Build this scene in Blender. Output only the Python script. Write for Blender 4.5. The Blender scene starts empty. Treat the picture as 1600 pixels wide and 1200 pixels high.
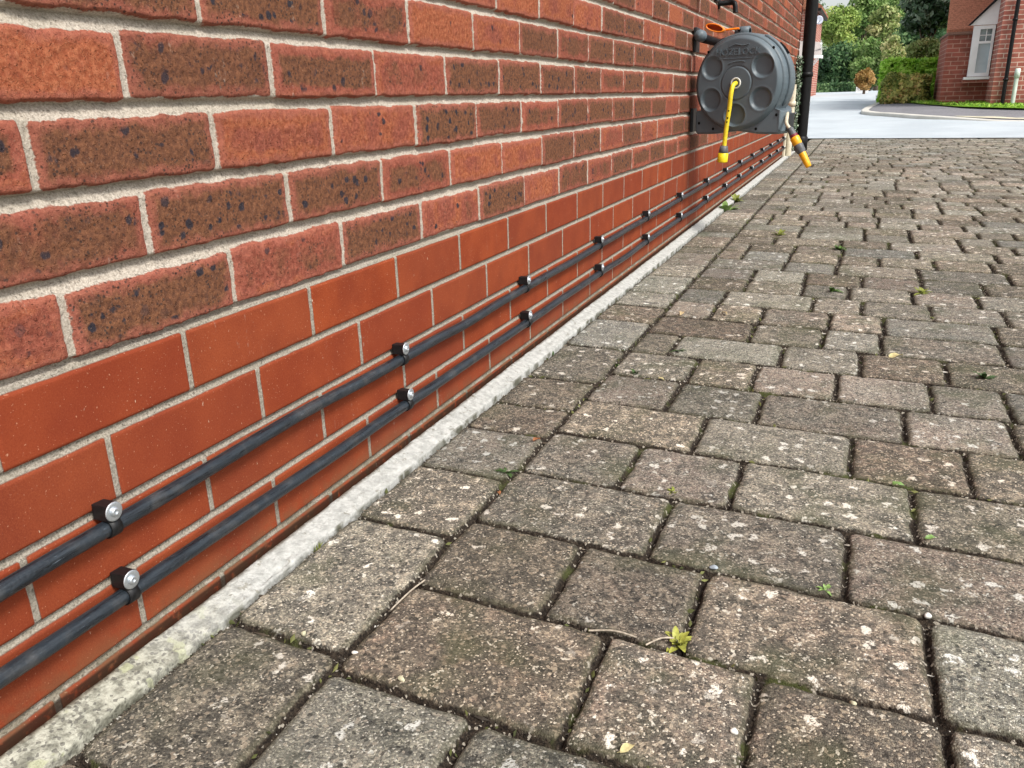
import bpy, math, random
import numpy as np
from mathutils import Matrix, Vector, Euler
random.seed(7)
SC = bpy.context.scene
COL = SC.collection
PI = math.pi
# ------------------------------------------------------------ camera
YAW, PIT, ROLL = 0.3994, 0.3332, -0.0286
def cam_axes():
    cy, sy, cp, sp, cr, sr = math.cos(YAW), math.sin(YAW), math.cos(PIT), math.sin(PIT), math.cos(ROLL), math.sin(ROLL)
    f = Vector((-sy*cp, cy*cp, -sp)); r = Vector((cy, sy, 0)); u = r.cross(f)
    return cr*r + sr*u, -sr*r + cr*u, f
r_, u_, f_ = cam_axes()
cd = bpy.data.cameras.new('camera'); cam = bpy.data.objects.new('camera', cd); COL.objects.link(cam)
cd.sensor_width = 36; cd.lens = 1281.2/1600*36; cd.clip_start = 0.02; cd.clip_end = 800
M = Matrix((r_, u_, -f_)).transposed().to_4x4(); M.translation = Vector((0.6562, 0, 0.2966))
cam.matrix_world = M; SC.camera = cam
# ------------------------------------------------------------ world, sun, exposure
SUN_EL, SUN_AZ = math.radians(50), math.radians(118)      # azimuth from +y towards +x
w = bpy.data.worlds.new('World'); SC.world = w; w.use_nodes = True
wn = w.node_tree; bg = wn.nodes['Background']
sky = wn.nodes.new('ShaderNodeTexSky'); sky.sky_type = 'NISHITA'; sky.sun_disc = False
sky.sun_elevation = SUN_EL; sky.sun_rotation = SUN_AZ; sky.dust_density = 3.0; sky.air_density = 1.2
hs = wn.nodes.new('ShaderNodeHueSaturation'); hs.inputs['Saturation'].default_value = 0.35
wn.links.new(sky.outputs[0], hs.inputs['Color']); wn.links.new(hs.outputs[0], bg.inputs[0])
bg.inputs[1].default_value = 0.145
ld = bpy.data.lights.new('sun', 'SUN'); ld.energy = 2.2; ld.angle = math.radians(14); ld.color = (1, .96, .9)
sun = bpy.data.objects.new('sun', ld); COL.objects.link(sun)
sdir = Vector((math.sin(SUN_AZ)*math.cos(SUN_EL), math.cos(SUN_AZ)*math.cos(SUN_EL), math.sin(SUN_EL)))
sun.rotation_euler = sdir.to_track_quat('Z', 'Y').to_euler(); sun.location = (3, -3, 6)
SC.view_settings.view_transform = 'Standard'; SC.view_settings.look = 'None'
SC.view_settings.exposure = 0.62; SC.view_settings.gamma = 1; SC.view_settings.use_curve_mapping = False

# ------------------------------------------------------------ helpers: tags, nodes
def tag(o, label=None, cat=None, group=None, kind=None):
    if label: o['label'] = label
    if cat: o['category'] = cat
    if group: o['group'] = group
    if kind: o['kind'] = kind
    return o
def empty(name, loc=(0, 0, 0), rz=0):
    o = bpy.data.objects.new(name, None); COL.objects.link(o); o.location = loc; o.rotation_euler = (0, 0, rz)
    o.empty_display_size = .05
    return o
class Mat:
    def __init__(s, name, rough=.8, spec=.3):
        s.m = bpy.data.materials.new(name); s.m.use_nodes = True; s.nt = s.m.node_tree
        s.b = s.nt.nodes['Principled BSDF']; s.set('Roughness', rough); s.set('Specular IOR Level', spec)
        s.coord = None
    def set(s, k, v):
        if isinstance(v, bpy.types.NodeSocket): s.nt.links.new(v, s.b.inputs[k])
        elif isinstance(v, (tuple, list)): s.b.inputs[k].default_value = (*v[:3], 1)
        else: s.b.inputs[k].default_value = v
    def _i(s, sock, v):
        if isinstance(v, bpy.types.NodeSocket): s.nt.links.new(v, sock)
        elif isinstance(v, (tuple, list)):
            sock.default_value = (*v[:3], 1) if len(sock.default_value) == 4 else v
        else: sock.default_value = v
    def obj(s, sc=None):
        if not s.coord: s.coord = s.nt.nodes.new('ShaderNodeTexCoord').outputs['Object']
        if sc is None: return s.coord
        n = s.nt.nodes.new('ShaderNodeMapping'); s.nt.links.new(s.coord, n.inputs[0]); n.inputs['Scale'].default_value = sc
        return n.outputs[0]
    def noise(s, scale, detail=3, rough=.55, vec=None, col=False, dist=0.):
        n = s.nt.nodes.new('ShaderNodeTexNoise'); s._i(n.inputs['Vector'], vec or s.obj())
        n.inputs['Scale'].default_value = scale; n.inputs['Detail'].default_value = detail
        n.inputs['Roughness'].default_value = rough; n.inputs['Distortion'].default_value = dist
        return n.outputs['Color' if col else 'Fac']
    def vor(s, scale, out='Distance', vec=None, rand=1., feat='F1'):
        n = s.nt.nodes.new('ShaderNodeTexVoronoi'); n.feature = feat; s._i(n.inputs['Vector'], vec or s.obj())
        n.inputs['Scale'].default_value = scale; n.inputs['Randomness'].default_value = rand
        return n.outputs[out]
    def math(s, op, a, b=None, c=None):
        n = s.nt.nodes.new('ShaderNodeMath'); n.operation = op; s._i(n.inputs[0], a)
        if b is not None: s._i(n.inputs[1], b)
        if c is not None: s._i(n.inputs[2], c)
        return n.outputs[0]
    def step(s, v, lo, hi, a=0., b=1.):
        n = s.nt.nodes.new('ShaderNodeMapRange'); n.interpolation_type = 'SMOOTHSTEP'
        s._i(n.inputs[0], v); n.inputs[1].default_value = lo; n.inputs[2].default_value = hi
        n.inputs[3].default_value = a; n.inputs[4].default_value = b
        return n.outputs[0]
    def mix(s, f, a, b, mode='MIX'):
        n = s.nt.nodes.new('ShaderNodeMix'); n.data_type = 'RGBA'; n.blend_type = mode
        s._i(n.inputs[0], f); s._i(n.inputs[6], a); s._i(n.inputs[7], b)
        return n.outputs[2]
    def ramp(s, f, stops, interp='LINEAR'):
        n = s.nt.nodes.new('ShaderNodeValToRGB'); n.color_ramp.interpolation = interp; cr = n.color_ramp
        while len(cr.elements) < len(stops): cr.elements.new(1)
        for e, (p, c) in zip(cr.elements, stops): e.position = p; e.color = (*c, 1)
        s._i(n.inputs[0], f); return n.outputs[0]
    def attr(s, name):
        n = s.nt.nodes.new('ShaderNodeAttribute'); n.attribute_name = name; return n
    def sep(s, c):
        n = s.nt.nodes.new('ShaderNodeSeparateColor'); s._i(n.inputs[0], c); return n.outputs
    def bump(s, h, dist=.001, strength=1.):
        n = s.nt.nodes.new('ShaderNodeBump'); s._i(n.inputs['Height'], h)
        n.inputs['Distance'].default_value = dist; n.inputs['Strength'].default_value = strength
        s.nt.links.new(n.outputs[0], s.b.inputs['Normal'])
def simple(name, col, rough=.6, spec=.4, var=.12, scale=60, metallic=0., bump=0.):
    m = Mat(name, rough, spec); n = m.noise(scale, 4)
    lo = tuple(c*(1-var*1.6) for c in col); hi = tuple(min(1, c*(1+var)) for c in col)
    m.set('Base Color', m.mix(m.step(n, .3, .7), lo, hi)); m.set('Metallic', metallic)
    if bump: m.bump(m.noise(scale*4, 3), bump)
    return m.m

# ------------------------------------------------------------ numpy noise
def _h(ix, iy, seed):
    h = (ix.astype(np.uint32)*np.uint32(374761393) + iy.astype(np.uint32)*np.uint32(668265263) + np.uint32(seed*362437+17)).astype(np.uint32)
    h = (h ^ (h >> np.uint32(13)))*np.uint32(1274126177); h ^= h >> np.uint32(16)
    return (h & np.uint32(0xffffff)).astype(np.float32)/np.float32(16777215.)
def vn(x, y, seed=0):
    ix = np.floor(x).astype(np.int64); iy = np.floor(y).astype(np.int64)
    fx = (x-ix).astype(np.float32); fy = (y-iy).astype(np.float32)
    fx = fx*fx*(3-2*fx); fy = fy*fy*(3-2*fy)
    a = _h(ix, iy, seed); b = _h(ix+1, iy, seed); c = _h(ix, iy+1, seed); d = _h(ix+1, iy+1, seed)
    return (a+(b-a)*fx)+((c+(d-c)*fx)-(a+(b-a)*fx))*fy
def fbm(x, y, seed=0, o=3):
    s = 0; a = .5; t = 0
    for i in range(o):
        s = s+a*vn(x*2**i, y*2**i, seed+i*31); t += a; a *= .5
    return s/t*2-1
def sm(a, b, x):
    t = np.clip((x-a)/(b-a), 0, 1); return t*t*(3-2*t)

# ------------------------------------------------------------ mesh helpers
def np_mesh(name, co, faces, mats, parent=None, smooth=True, attrs=None):
    """co (n,3); faces (m,4)"""
    me = bpy.data.meshes.new(name); n = len(co); m, k = faces.shape
    me.vertices.add(n); me.vertices.foreach_set('co', np.ascontiguousarray(co, np.float32).ravel())
    me.loops.add(m*k); me.loops.foreach_set('vertex_index', np.ascontiguousarray(faces, np.int32).ravel())
    me.polygons.add(m); me.polygons.foreach_set('loop_start', np.arange(0, m*k, k, dtype=np.int32))
    me.polygons.foreach_set('loop_total', np.full(m, k, np.int32))
    me.update(calc_edges=True)
    me.polygons.foreach_set('use_smooth', np.full(m, smooth))
    for an, (dom, dat) in (attrs or {}).items():
        if dat.ndim == 1:
            a = me.attributes.new(an, 'FLOAT', dom); a.data.foreach_set('value', dat.astype(np.float32))
        else:
            a = me.attributes.new(an, 'FLOAT_COLOR', dom); a.data.foreach_set('color', dat.astype(np.float32).ravel())
    for mt in mats: me.materials.append(mt)
    o = bpy.data.objects.new(name, me); COL.objects.link(o)
    if parent: o.parent = parent
    return o
def grid_faces(nu, nv, off=0):
    i = np.arange(nu-1)[:, None]*nv+np.arange(nv-1)[None, :]
    return np.stack([i, i+nv, i+nv+1, i+1], -1).reshape(-1, 4)+off
class MB:
    """collects shapes, links as one mesh"""
    def __init__(s): s.v = []; s.f = []; s.n = 0; s.sm = []
    def add(s, vs, fs, smooth=False):
        s.f += [tuple(i+s.n for i in f) for f in fs]; s.sm += [smooth]*len(fs)
        s.v += [tuple(v) for v in vs]; s.n += len(vs); return s
    def box(s, c, d, rot=None, bev=0.):
        hx, hy, hz = d[0]/2, d[1]/2, d[2]/2
        import bmesh
        bm = bmesh.new(); bmesh.ops.create_cube(bm, size=1)
        for v in bm.verts: v.co = Vector((v.co.x*d[0], v.co.y*d[1], v.co.z*d[2]))
        if bev: bmesh.ops.bevel(bm, geom=bm.edges[:]+bm.verts[:], offset=bev, segments=2, affect='EDGES', profile=.6)
        R = rot.to_matrix() if rot else Matrix.Identity(3)
        bm.verts.index_update()
        s.add([R @ v.co+Vector(c) for v in bm.verts], [[v.index for v in f.verts] for f in bm.faces]); bm.free(); return s
    def tube(s, pts, rad, seg=12, cap=True):
        pts = [Vector(p) for p in pts]; n = len(pts)
        rad = rad if isinstance(rad, (list, tuple)) else [rad]*n
        vs = []; up = None
        for i, p in enumerate(pts):
            t = (pts[min(i+1, n-1)]-pts[max(i-1, 0)]).normalized()
            if up is None: up = t.orthogonal().normalized()
            up = (up-t*up.dot(t)).normalized(); b = t.cross(up)
            for k in range(seg):
                a = 2*PI*k/seg; vs.append(p+(up*math.cos(a)+b*math.sin(a))*rad[i])
        fs = [[i*seg+k, i*seg+(k+1) % seg, (i+1)*seg+(k+1) % seg, (i+1)*seg+k] for i in range(n-1) for k in range(seg)]
        s.add(vs, fs, True)
        if cap: 
            s.add(vs[:seg], [list(range(seg))[::-1]]); s.add(vs[-seg:], [list(range(seg))])
        return s
    def lathe(s, prof, o=(0, 0, 0), ax=(0, 0, 1), seg=24):
        """prof list of (radius, height) along ax"""
        ax = Vector(ax).normalized(); x = ax.orthogonal().normalized(); y = ax.cross(x); o = Vector(o)
        vs = []
        for r, h in prof:
            for k in range(seg):
                a = 2*PI*k/seg; vs.append(o+ax*h+(x*math.cos(a)+y*math.sin(a))*max(r, 1e-5))
        fs = [[i*seg+k, i*seg+(k+1) % seg, (i+1)*seg+(k+1) % seg, (i+1)*seg+k] for i in range(len(prof)-1) for k in range(seg)]
        return s.add(vs, fs, True)
    def prism(s, out, d0, d1, axis='y'):
        """outline list of (a,b) extruded along axis"""
        mk = {'y': lambda a, b, d: (a, d, b), 'x': lambda a, b, d: (d, a, b), 'z': lambda a, b, d: (a, b, d)}[axis]
        n = len(out); vs = [mk(a, b, d0) for a, b in out]+[mk(a, b, d1) for a, b in out]
        fs = [list(range(n))[::-1], list(range(n, 2*n))]+[[i, (i+1) % n, n+(i+1) % n, n+i] for i in range(n)]
        return s.add(vs, fs)
    def build(s, name, mat, parent=None, bev=0.):
        me = bpy.data.meshes.new(name); me.from_pydata(s.v, [], s.f); me.update()
        me.polygons.foreach_set('use_smooth', np.array(s.sm)); me.materials.append(mat)
        import bmesh
        bm = bmesh.new(); bm.from_mesh(me); bmesh.ops.recalc_face_normals(bm, faces=bm.faces); bm.to_mesh(me); bm.free()
        o = bpy.data.objects.new(name, me); COL.objects.link(o)
        if parent: o.parent = parent
        if bev:
            md = o.modifiers.new('bevel', 'BEVEL'); md.width = bev; md.segments = 3; md.limit_method = 'ANGLE'; md.angle_limit = .6
        return o
def catmull(pts, n=8):
    pts = [Vector(p) for p in pts]; P = [pts[0]]+pts+[pts[-1]]; out = []
    for i in range(1, len(P)-2):
        for k in range(n):
            t = k/n; a, b, c, d = P[i-1], P[i], P[i+1], P[i+2]
            out.append(.5*((2*b)+(c-a)*t+(2*a-5*b+4*c-d)*t*t+(-a+3*b-3*c+d)*t**3))
    out.append(pts[-1]); return out

# ------------------------------------------------------------ materials: brick wall
def wall_material():
    m = Mat('facing_brick', .88, .12)
    sd = m.attr('sd').outputs['Fac']; bc = m.attr('bc'); rr = m.sep(bc.outputs['Color']); smo = bc.outputs['Alpha']
    typ, r1, r2 = rr[0], rr[1], rr[2]
    # rustic body
    n1 = m.noise(38, 4, .6); n2 = m.noise(170, 4, .65); n3 = m.noise(620, 3, .7)
    orange = m.mix(m.step(n2, .35, .7), (.27, .070, .032), (.43, .145, .070))
    red = m.mix(m.step(n2, .35, .7), (.205, .053, .034), (.34, .104, .066))
    brown = m.mix(m.step(n2, .3, .7), (.095, .042, .026), (.215, .092, .046))
    nb = m.noise(1., 3, .5, vec=m.obj((1, 17, 9)))
    tt = m.math('ADD', typ, m.math('ADD', m.math('MULTIPLY', m.math('SUBTRACT', nb, .5), .85), m.math('MULTIPLY', m.math('SUBTRACT', n1, .5), .35)))
    core = m.math('MULTIPLY', m.step(m.math('ADD', sd, m.math('MULTIPLY', m.math('SUBTRACT', m.noise(40, 4, .6), .5), .02)), .004, .022), m.math('MULTIPLY', r1, .50))
    tt = m.math('ADD', m.math('SUBTRACT', tt, .12), core)
    body = m.mix(m.step(tt, .20, .42), orange, red)
    body = m.mix(m.step(tt, .42, .68), body, brown)
    # reddish burnt rim round the brick face
    edge = m.step(m.math('ADD', sd, m.math('MULTIPLY', m.math('SUBTRACT', m.noise(45, 4, .6), .5), .030)), .015, .003)
    rim = m.mix(n2, (.20, .050, .036), (.44, .155, .105))
    body = m.mix(m.math('MULTIPLY', edge, .75), body, rim)
    # iron spots
    v = m.nt.nodes.new('ShaderNodeVectorMath'); v.operation = 'ADD'
    nc = m.noise(90, 2, col=True); vs = m.nt.nodes.new('ShaderNodeVectorMath'); vs.operation = 'SCALE'
    m.nt.links.new(nc, vs.inputs[0]); vs.inputs[3].default_value = .008
    m.nt.links.new(m.obj(), v.inputs[0]); m.nt.links.new(vs.outputs[0], v.inputs[1])
    vd = m.vor(62, 'Distance', v.outputs[0]); vc = m.sep(m.vor(62, 'Color', v.outputs[0]))[0]
    big = m.math('MULTIPLY', m.step(vd, .42, .30), m.step(vc, .36, .42))
    clus = m.step(m.math('ADD', m.noise(16, 2), m.math('MULTIPLY', typ, .34)), .63, .68)
    spots = m.math('MULTIPLY', m.math('MULTIPLY', big, clus), m.step(sd, .006, .012))
    sv = m.math('MULTIPLY', m.step(m.vor(190), .34, .20), m.step(m.noise(26, 3), .42, .54))
    sv = m.math('MULTIPLY', sv, m.step(tt, .3, .6))
    body = m.mix(m.math('MULTIPLY', sv, .85), body, (.035, .028, .026))
    body = m.mix(m.math('MULTIPLY', spots, .93), body, (.016, .024, .036))
    body = m.mix(m.math('MULTIPLY', m.step(n3, .58, .72), .38), body, (.52, .33, .22), 'MIX')
    body = m.mix(m.math('MULTIPLY', m.step(n3, .44, .32), .6), body, (.06, .03, .022))
    # smooth engineering-type brick
    f1 = m.noise(14, 4); f2 = m.noise(1.0, 4, vec=m.obj((60, 60, 900)))
    sb = m.mix(m.step(f1, .3, .7), (.205, .034, .011), (.285, .056, .017))
    sb = m.mix(m.math('MULTIPLY', m.step(n3, .45, .68), .42), sb, (.36, .095, .036))
    sb = m.mix(m.math('MULTIPLY', m.step(n3, .46, .34), .40), sb, (.125, .021, .011))
    sb = m.mix(m.math('MULTIPLY', m.step(m.noise(5., 4, .6), .48, .70), .30), sb, (.15, .032, .017))
    sb = m.mix(m.math('MULTIPLY', r1, .50), sb, (.19, .032, .015))
    sb = m.mix(m.math('MULTIPLY', m.step(m.noise(340, 2), .67, .72), .6), sb, (.56, .30, .19))
    sb = m.mix(m.math('MULTIPLY', m.step(m.noise(250, 2, vec=m.obj((1, 1, .35))), .735, .76), .8), sb, (.62, .50, .38))
    face = m.mix(smo, body, sb)
    face = m.mix(m.math('MULTIPLY', r2, .22), face, (.12, .045, .03))
    # mortar
    mn = m.noise(420, 3, .7); ml = m.noise(9, 3)
    mo = m.mix(m.step(mn, .3, .7), (.29, .25, .205), (.54, .48, .405))
    mo2 = m.mix(m.step(mn, .3, .7), (.17, .15, .12), (.36, .325, .27))
    mo = m.mix(m.math('MULTIPLY', smo, .75), mo, mo2)
    mo = m.mix(m.math('MULTIPLY', m.step(ml, .45, .65), .25), mo, (.30, .27, .20))
    mo = m.mix(m.math('MULTIPLY', m.step(m.noise(210, 2), .66, .72), .6), mo, (.12, .10, .08))
    nz = m.math('MULTIPLY', m.math('SUBTRACT', m.noise(330, 3), .5), .0030)
    nz = m.math('MULTIPLY', nz, m.math('SUBTRACT', 1.15, smo))
    fac = m.step(m.math('ADD', sd, nz), -.0006, .0006)
    colr = m.mix(fac, mo, face)
    # dirt splashed on the lowest courses
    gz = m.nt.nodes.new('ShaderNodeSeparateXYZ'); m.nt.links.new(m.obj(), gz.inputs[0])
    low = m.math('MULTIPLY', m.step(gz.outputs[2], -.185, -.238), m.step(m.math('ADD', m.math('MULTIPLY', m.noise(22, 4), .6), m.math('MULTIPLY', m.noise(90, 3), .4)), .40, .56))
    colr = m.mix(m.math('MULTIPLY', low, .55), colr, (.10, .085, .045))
    crevice_shade_soil = m.math('MULTIPLY', m.step(gz.outputs[2], -.2295, -.2345), m.step(m.noise(70, 4), .25, .45)); colr = m.mix(m.math('MULTIPLY', crevice_shade_soil, .85), colr, (.030, .017, .011))  # shade of the foot crevice painted into the brick, with packed soil
    # salt bloom and mortar dribbles
    dr = m.math('MULTIPLY', m.step(m.noise(1., 4, .6, vec=m.obj((1, 55, 11))), .62, .70), m.step(m.noise(190, 3, .7), .50, .62))
    dr = m.math('MULTIPLY', dr, m.step(m.noise(1.7, 2), .48, .60))
    colr = m.mix(m.math('MULTIPLY', dr, .38), colr, (.50, .42, .34))
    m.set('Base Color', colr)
    m.set('Roughness', m.mix(m.math('MULTIPLY', fac, smo), (.92,)*3, (.68,)*3))
    rough_h = m.math('ADD', m.math('MULTIPLY', n2, 1.1), m.math('MULTIPLY', n3, .8))
    pit = m.math('MULTIPLY', m.step(m.noise(300, 3), .40, .28), -1.2)
    hb = m.math('MULTIPLY', m.math('ADD', rough_h, pit), m.math('SUBTRACT', 1.08, m.math('MULTIPLY', fac, smo)))
    m.bump(hb, .0011)
    return m.m

PITCH = .2276
def bond_offset(k):                 # k = course index, course 0 lies on bed z=0 (the upper smooth one)
    if k >= 1: return .515 if k % 2 else .6285
    return {0: .4225, -1: .533, -2: .4225, -3: .533}.get(k, .4225 if k % 2 == 0 else .533)
def wall_fields(Y, Z):
    k = np.floor(Z/.075).astype(np.int64); tz = Z-k*.075
    off = np.where(k >= 1, np.where(k % 2 == 1, .515, .6285), np.where(k % 2 == 0, .4225, .533)).astype(np.float64)
    smooth = (k <= 0).astype(np.float32)
    rg = 1-smooth
    wy = fbm(Y*55, Z*55, 3, 3)*(.0005+.0019*rg) + fbm(Y*9, Z*9, 5, 2)*.0010*rg
    wz = fbm(Y*55+40, Z*55, 4, 3)*(.0005+.0022*rg) + fbm(Y*7+9, Z*9, 6, 2)*.0012*rg
    kk = k
    # joint positions wander a little from brick to brick
    b = np.floor((Y-off)/PITCH).astype(np.int64)
    def jit(bb): return (_h(bb+5000, kk+500, 11)-.5)*(.004+.004*rg)
    y0 = off+b*PITCH+jit(b); y1 = off+(b+1)*PITCH+jit(b+1)
    under = Y < y0; over = Y > y1
    b = np.where(under, b-1, np.where(over, b+1, b))
    y0 = off+b*PITCH+jit(b); y1 = off+(b+1)*PITCH+jit(b+1)
    hb = .0043+.0021*rg; hp = .0035+.0008*rg
    zlo = hb+(_h(b+900, kk+77, 21)-.5)*.004*rg; zhi = .075-hb-(_h(b+900, kk+78, 22)-.5)*.004*rg
    dy = np.minimum(Y+wy-y0, y1-(Y+wy))-hp
    dz = np.minimum(tz+wz-zlo, zhi-(tz+wz))
    rc = .0012+.0025*rg
    sd = np.minimum(np.minimum(dy, dz), rc)-0.
    qx = np.maximum(rc-dy, 0); qz = np.maximum(rc-dz, 0)
    sdr = rc-np.sqrt(qx*qx+qz*qz)
    sd = np.where((dy < rc) | (dz < rc), sdr, np.minimum(dy, dz))
    r0 = _h(b+3000, kk+300, 31); r1 = _h(b+3000, kk+300, 32); r2 = _h(b+3000, kk+300, 33)
    typ = np.where(r0 < .18, r0*.8, np.where(r0 < .5, .28+r0*.35, .48+r0*.42))
    # heights
    rnd_h = (r1-.5)*.0030*rg
    rgh = (fbm(Y*140, Z*140, 41, 3)*.0011+fbm(Y*30, Z*30, 42, 2)*.0009)*rg
    face = rnd_h+rgh-.0009*rg*np.exp(-np.clip(sd, 0, 1)/.006)+fbm(Y*12, Z*12, 44, 2)*.0003
    t = np.where(tz > .0375, (tz-.075), tz)/hb                # -1..1 through the bed joint
    inbed = sm(1.25, .85, np.abs(t)); t = np.clip(t, -1, 1)*inbed
    bed = -(.0048+.0050*rg)-t*(.0012+.0030*rg)
    bed = bed*inbed-(.0014+.0022*rg)*(1-inbed)
    mort = bed+fbm(Y*110, Z*110, 45, 3)*(.0005+.0006*rg)
    s = sm(-.0006, .0018+.0008, sd)
    H = mort+(face-mort)*s
    return H, sd, np.stack([typ, r1, r2, smooth], -1)
def wall_panel(ys, zs):
    Y, Z = np.meshgrid(ys, zs, indexing='ij'); H, sd, bc = wall_fields(Y, Z)
    return np.stack([H, Y, Z], -1).reshape(-1, 3), grid_faces(len(ys), len(zs)), sd.ravel(), bc.reshape(-1, 4)
def join_panels(ps):
    co = []; fa = []; sd = []; bc = []; off = 0
    for c, f, s, b in ps:
        co.append(c); fa.append(f+off); sd.append(s); bc.append(b); off += len(c)
    return np.concatenate(co), np.concatenate(fa), np.concatenate(sd), np.concatenate(bc)
def ar(a, b, s): return np.linspace(a, b, max(2, int(round((b-a)/s))+1))

WALL_END = 8.80
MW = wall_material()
house = tag(empty('brick_house', (0, 0, -.25)), 'red brick house wall at left with dark spotted bricks over smooth red courses', 'house')
zt = .6; zs_low = ar(-.275, zt, .002)
panels = [wall_panel(ar(.20, 1.55, .002), zs_low), wall_panel(ar(1.55, 3.6, .0035), zs_low[::1]),
          wall_panel(ar(3.6, WALL_END, .006), ar(-.275, .6, .003)),
          wall_panel(ar(.20, 3.6, .008), ar(.6, 2.1, .004)), wall_panel(ar(3.6, WALL_END, .008), ar(.6, 2.1, .004)),
          wall_panel(ar(-1.6, .20, .006), ar(-.275, 2.1, .005))]
co, fa, sd, bc = join_panels(panels)
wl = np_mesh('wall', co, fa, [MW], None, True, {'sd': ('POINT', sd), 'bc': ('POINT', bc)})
wl.parent = house; wl.matrix_parent_inverse = Matrix.Translation((0, 0, .25))
def keep(o, root):
    o.parent = root; o.matrix_parent_inverse = Matrix.Translation(-Vector(root.location)); return o
# plain far-away brickwork
def far_brick(name, c1, c2, mortar, axis='xz'):
    m = Mat(name, .85, .2); n = m.nt.nodes.new('ShaderNodeTexBrick')
    s = m.nt.nodes.new('ShaderNodeSeparateXYZ'); m.nt.links.new(m.obj(), s.inputs[0])
    c = m.nt.nodes.new('ShaderNodeCombineXYZ')
    m.nt.links.new(m.math('ADD', s.outputs[0], s.outputs[1]), c.inputs[0]); m.nt.links.new(s.outputs[2], c.inputs[1])
    m.nt.links.new(c.outputs[0], n.inputs['Vector'])
    for k, v in (('Color1', c1), ('Color2', c2), ('Mortar', mortar)): n.inputs[k].default_value = (*v, 1)
    n.inputs['Scale'].default_value = 1; n.inputs['Mortar Size'].default_value = .007; n.inputs['Bias'].default_value = 0
    n.inputs['Brick Width'].default_value = .2276; n.inputs['Row Height'].default_value = .075; n.inputs['Mortar Smooth'].default_value = .1
    m.set('Base Color', m.mix(m.math('MULTIPLY', m.step(m.noise(9, 4), .4, .7), .35), n.outputs['Color'], (.10, .04, .03)))
    return m.m
MFB = far_brick('distant_brick', (.42, .15, .11), (.31, .095, .070), (.62, .45, .36))
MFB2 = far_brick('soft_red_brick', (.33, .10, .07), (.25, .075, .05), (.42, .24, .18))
MROOF = simple('roof_tile', (.30, .12, .07), .8, .2, .3, 25)
keep(MB().box((-.11, 3.6, 3.55), (.2, 10.4, 2.9)).build('upper_wall', MFB), house)  # unseen upper storey, added only to block sky light
keep(MB().box((-2.4, WALL_END-.115, 2.35), (4.79, .22, 5.3)).build('end_wall', MFB), house)
keep(MB().add([(.35, -1.7, 4.9), (.35, 9.0, 4.9), (-3, 9.0, 7.2), (-3, -1.7, 7.2), (.35, -1.7, 5.02), (.35, 9.0, 5.02), (-3, 9.0, 7.32), (-3, -1.7, 7.32)],
             [(0, 1, 2, 3), (4, 5, 6, 7), (0, 1, 5, 4), (1, 2, 6, 5), (2, 3, 7, 6), (3, 0, 4, 7)]).build('roof', MROOF), house)

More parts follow.
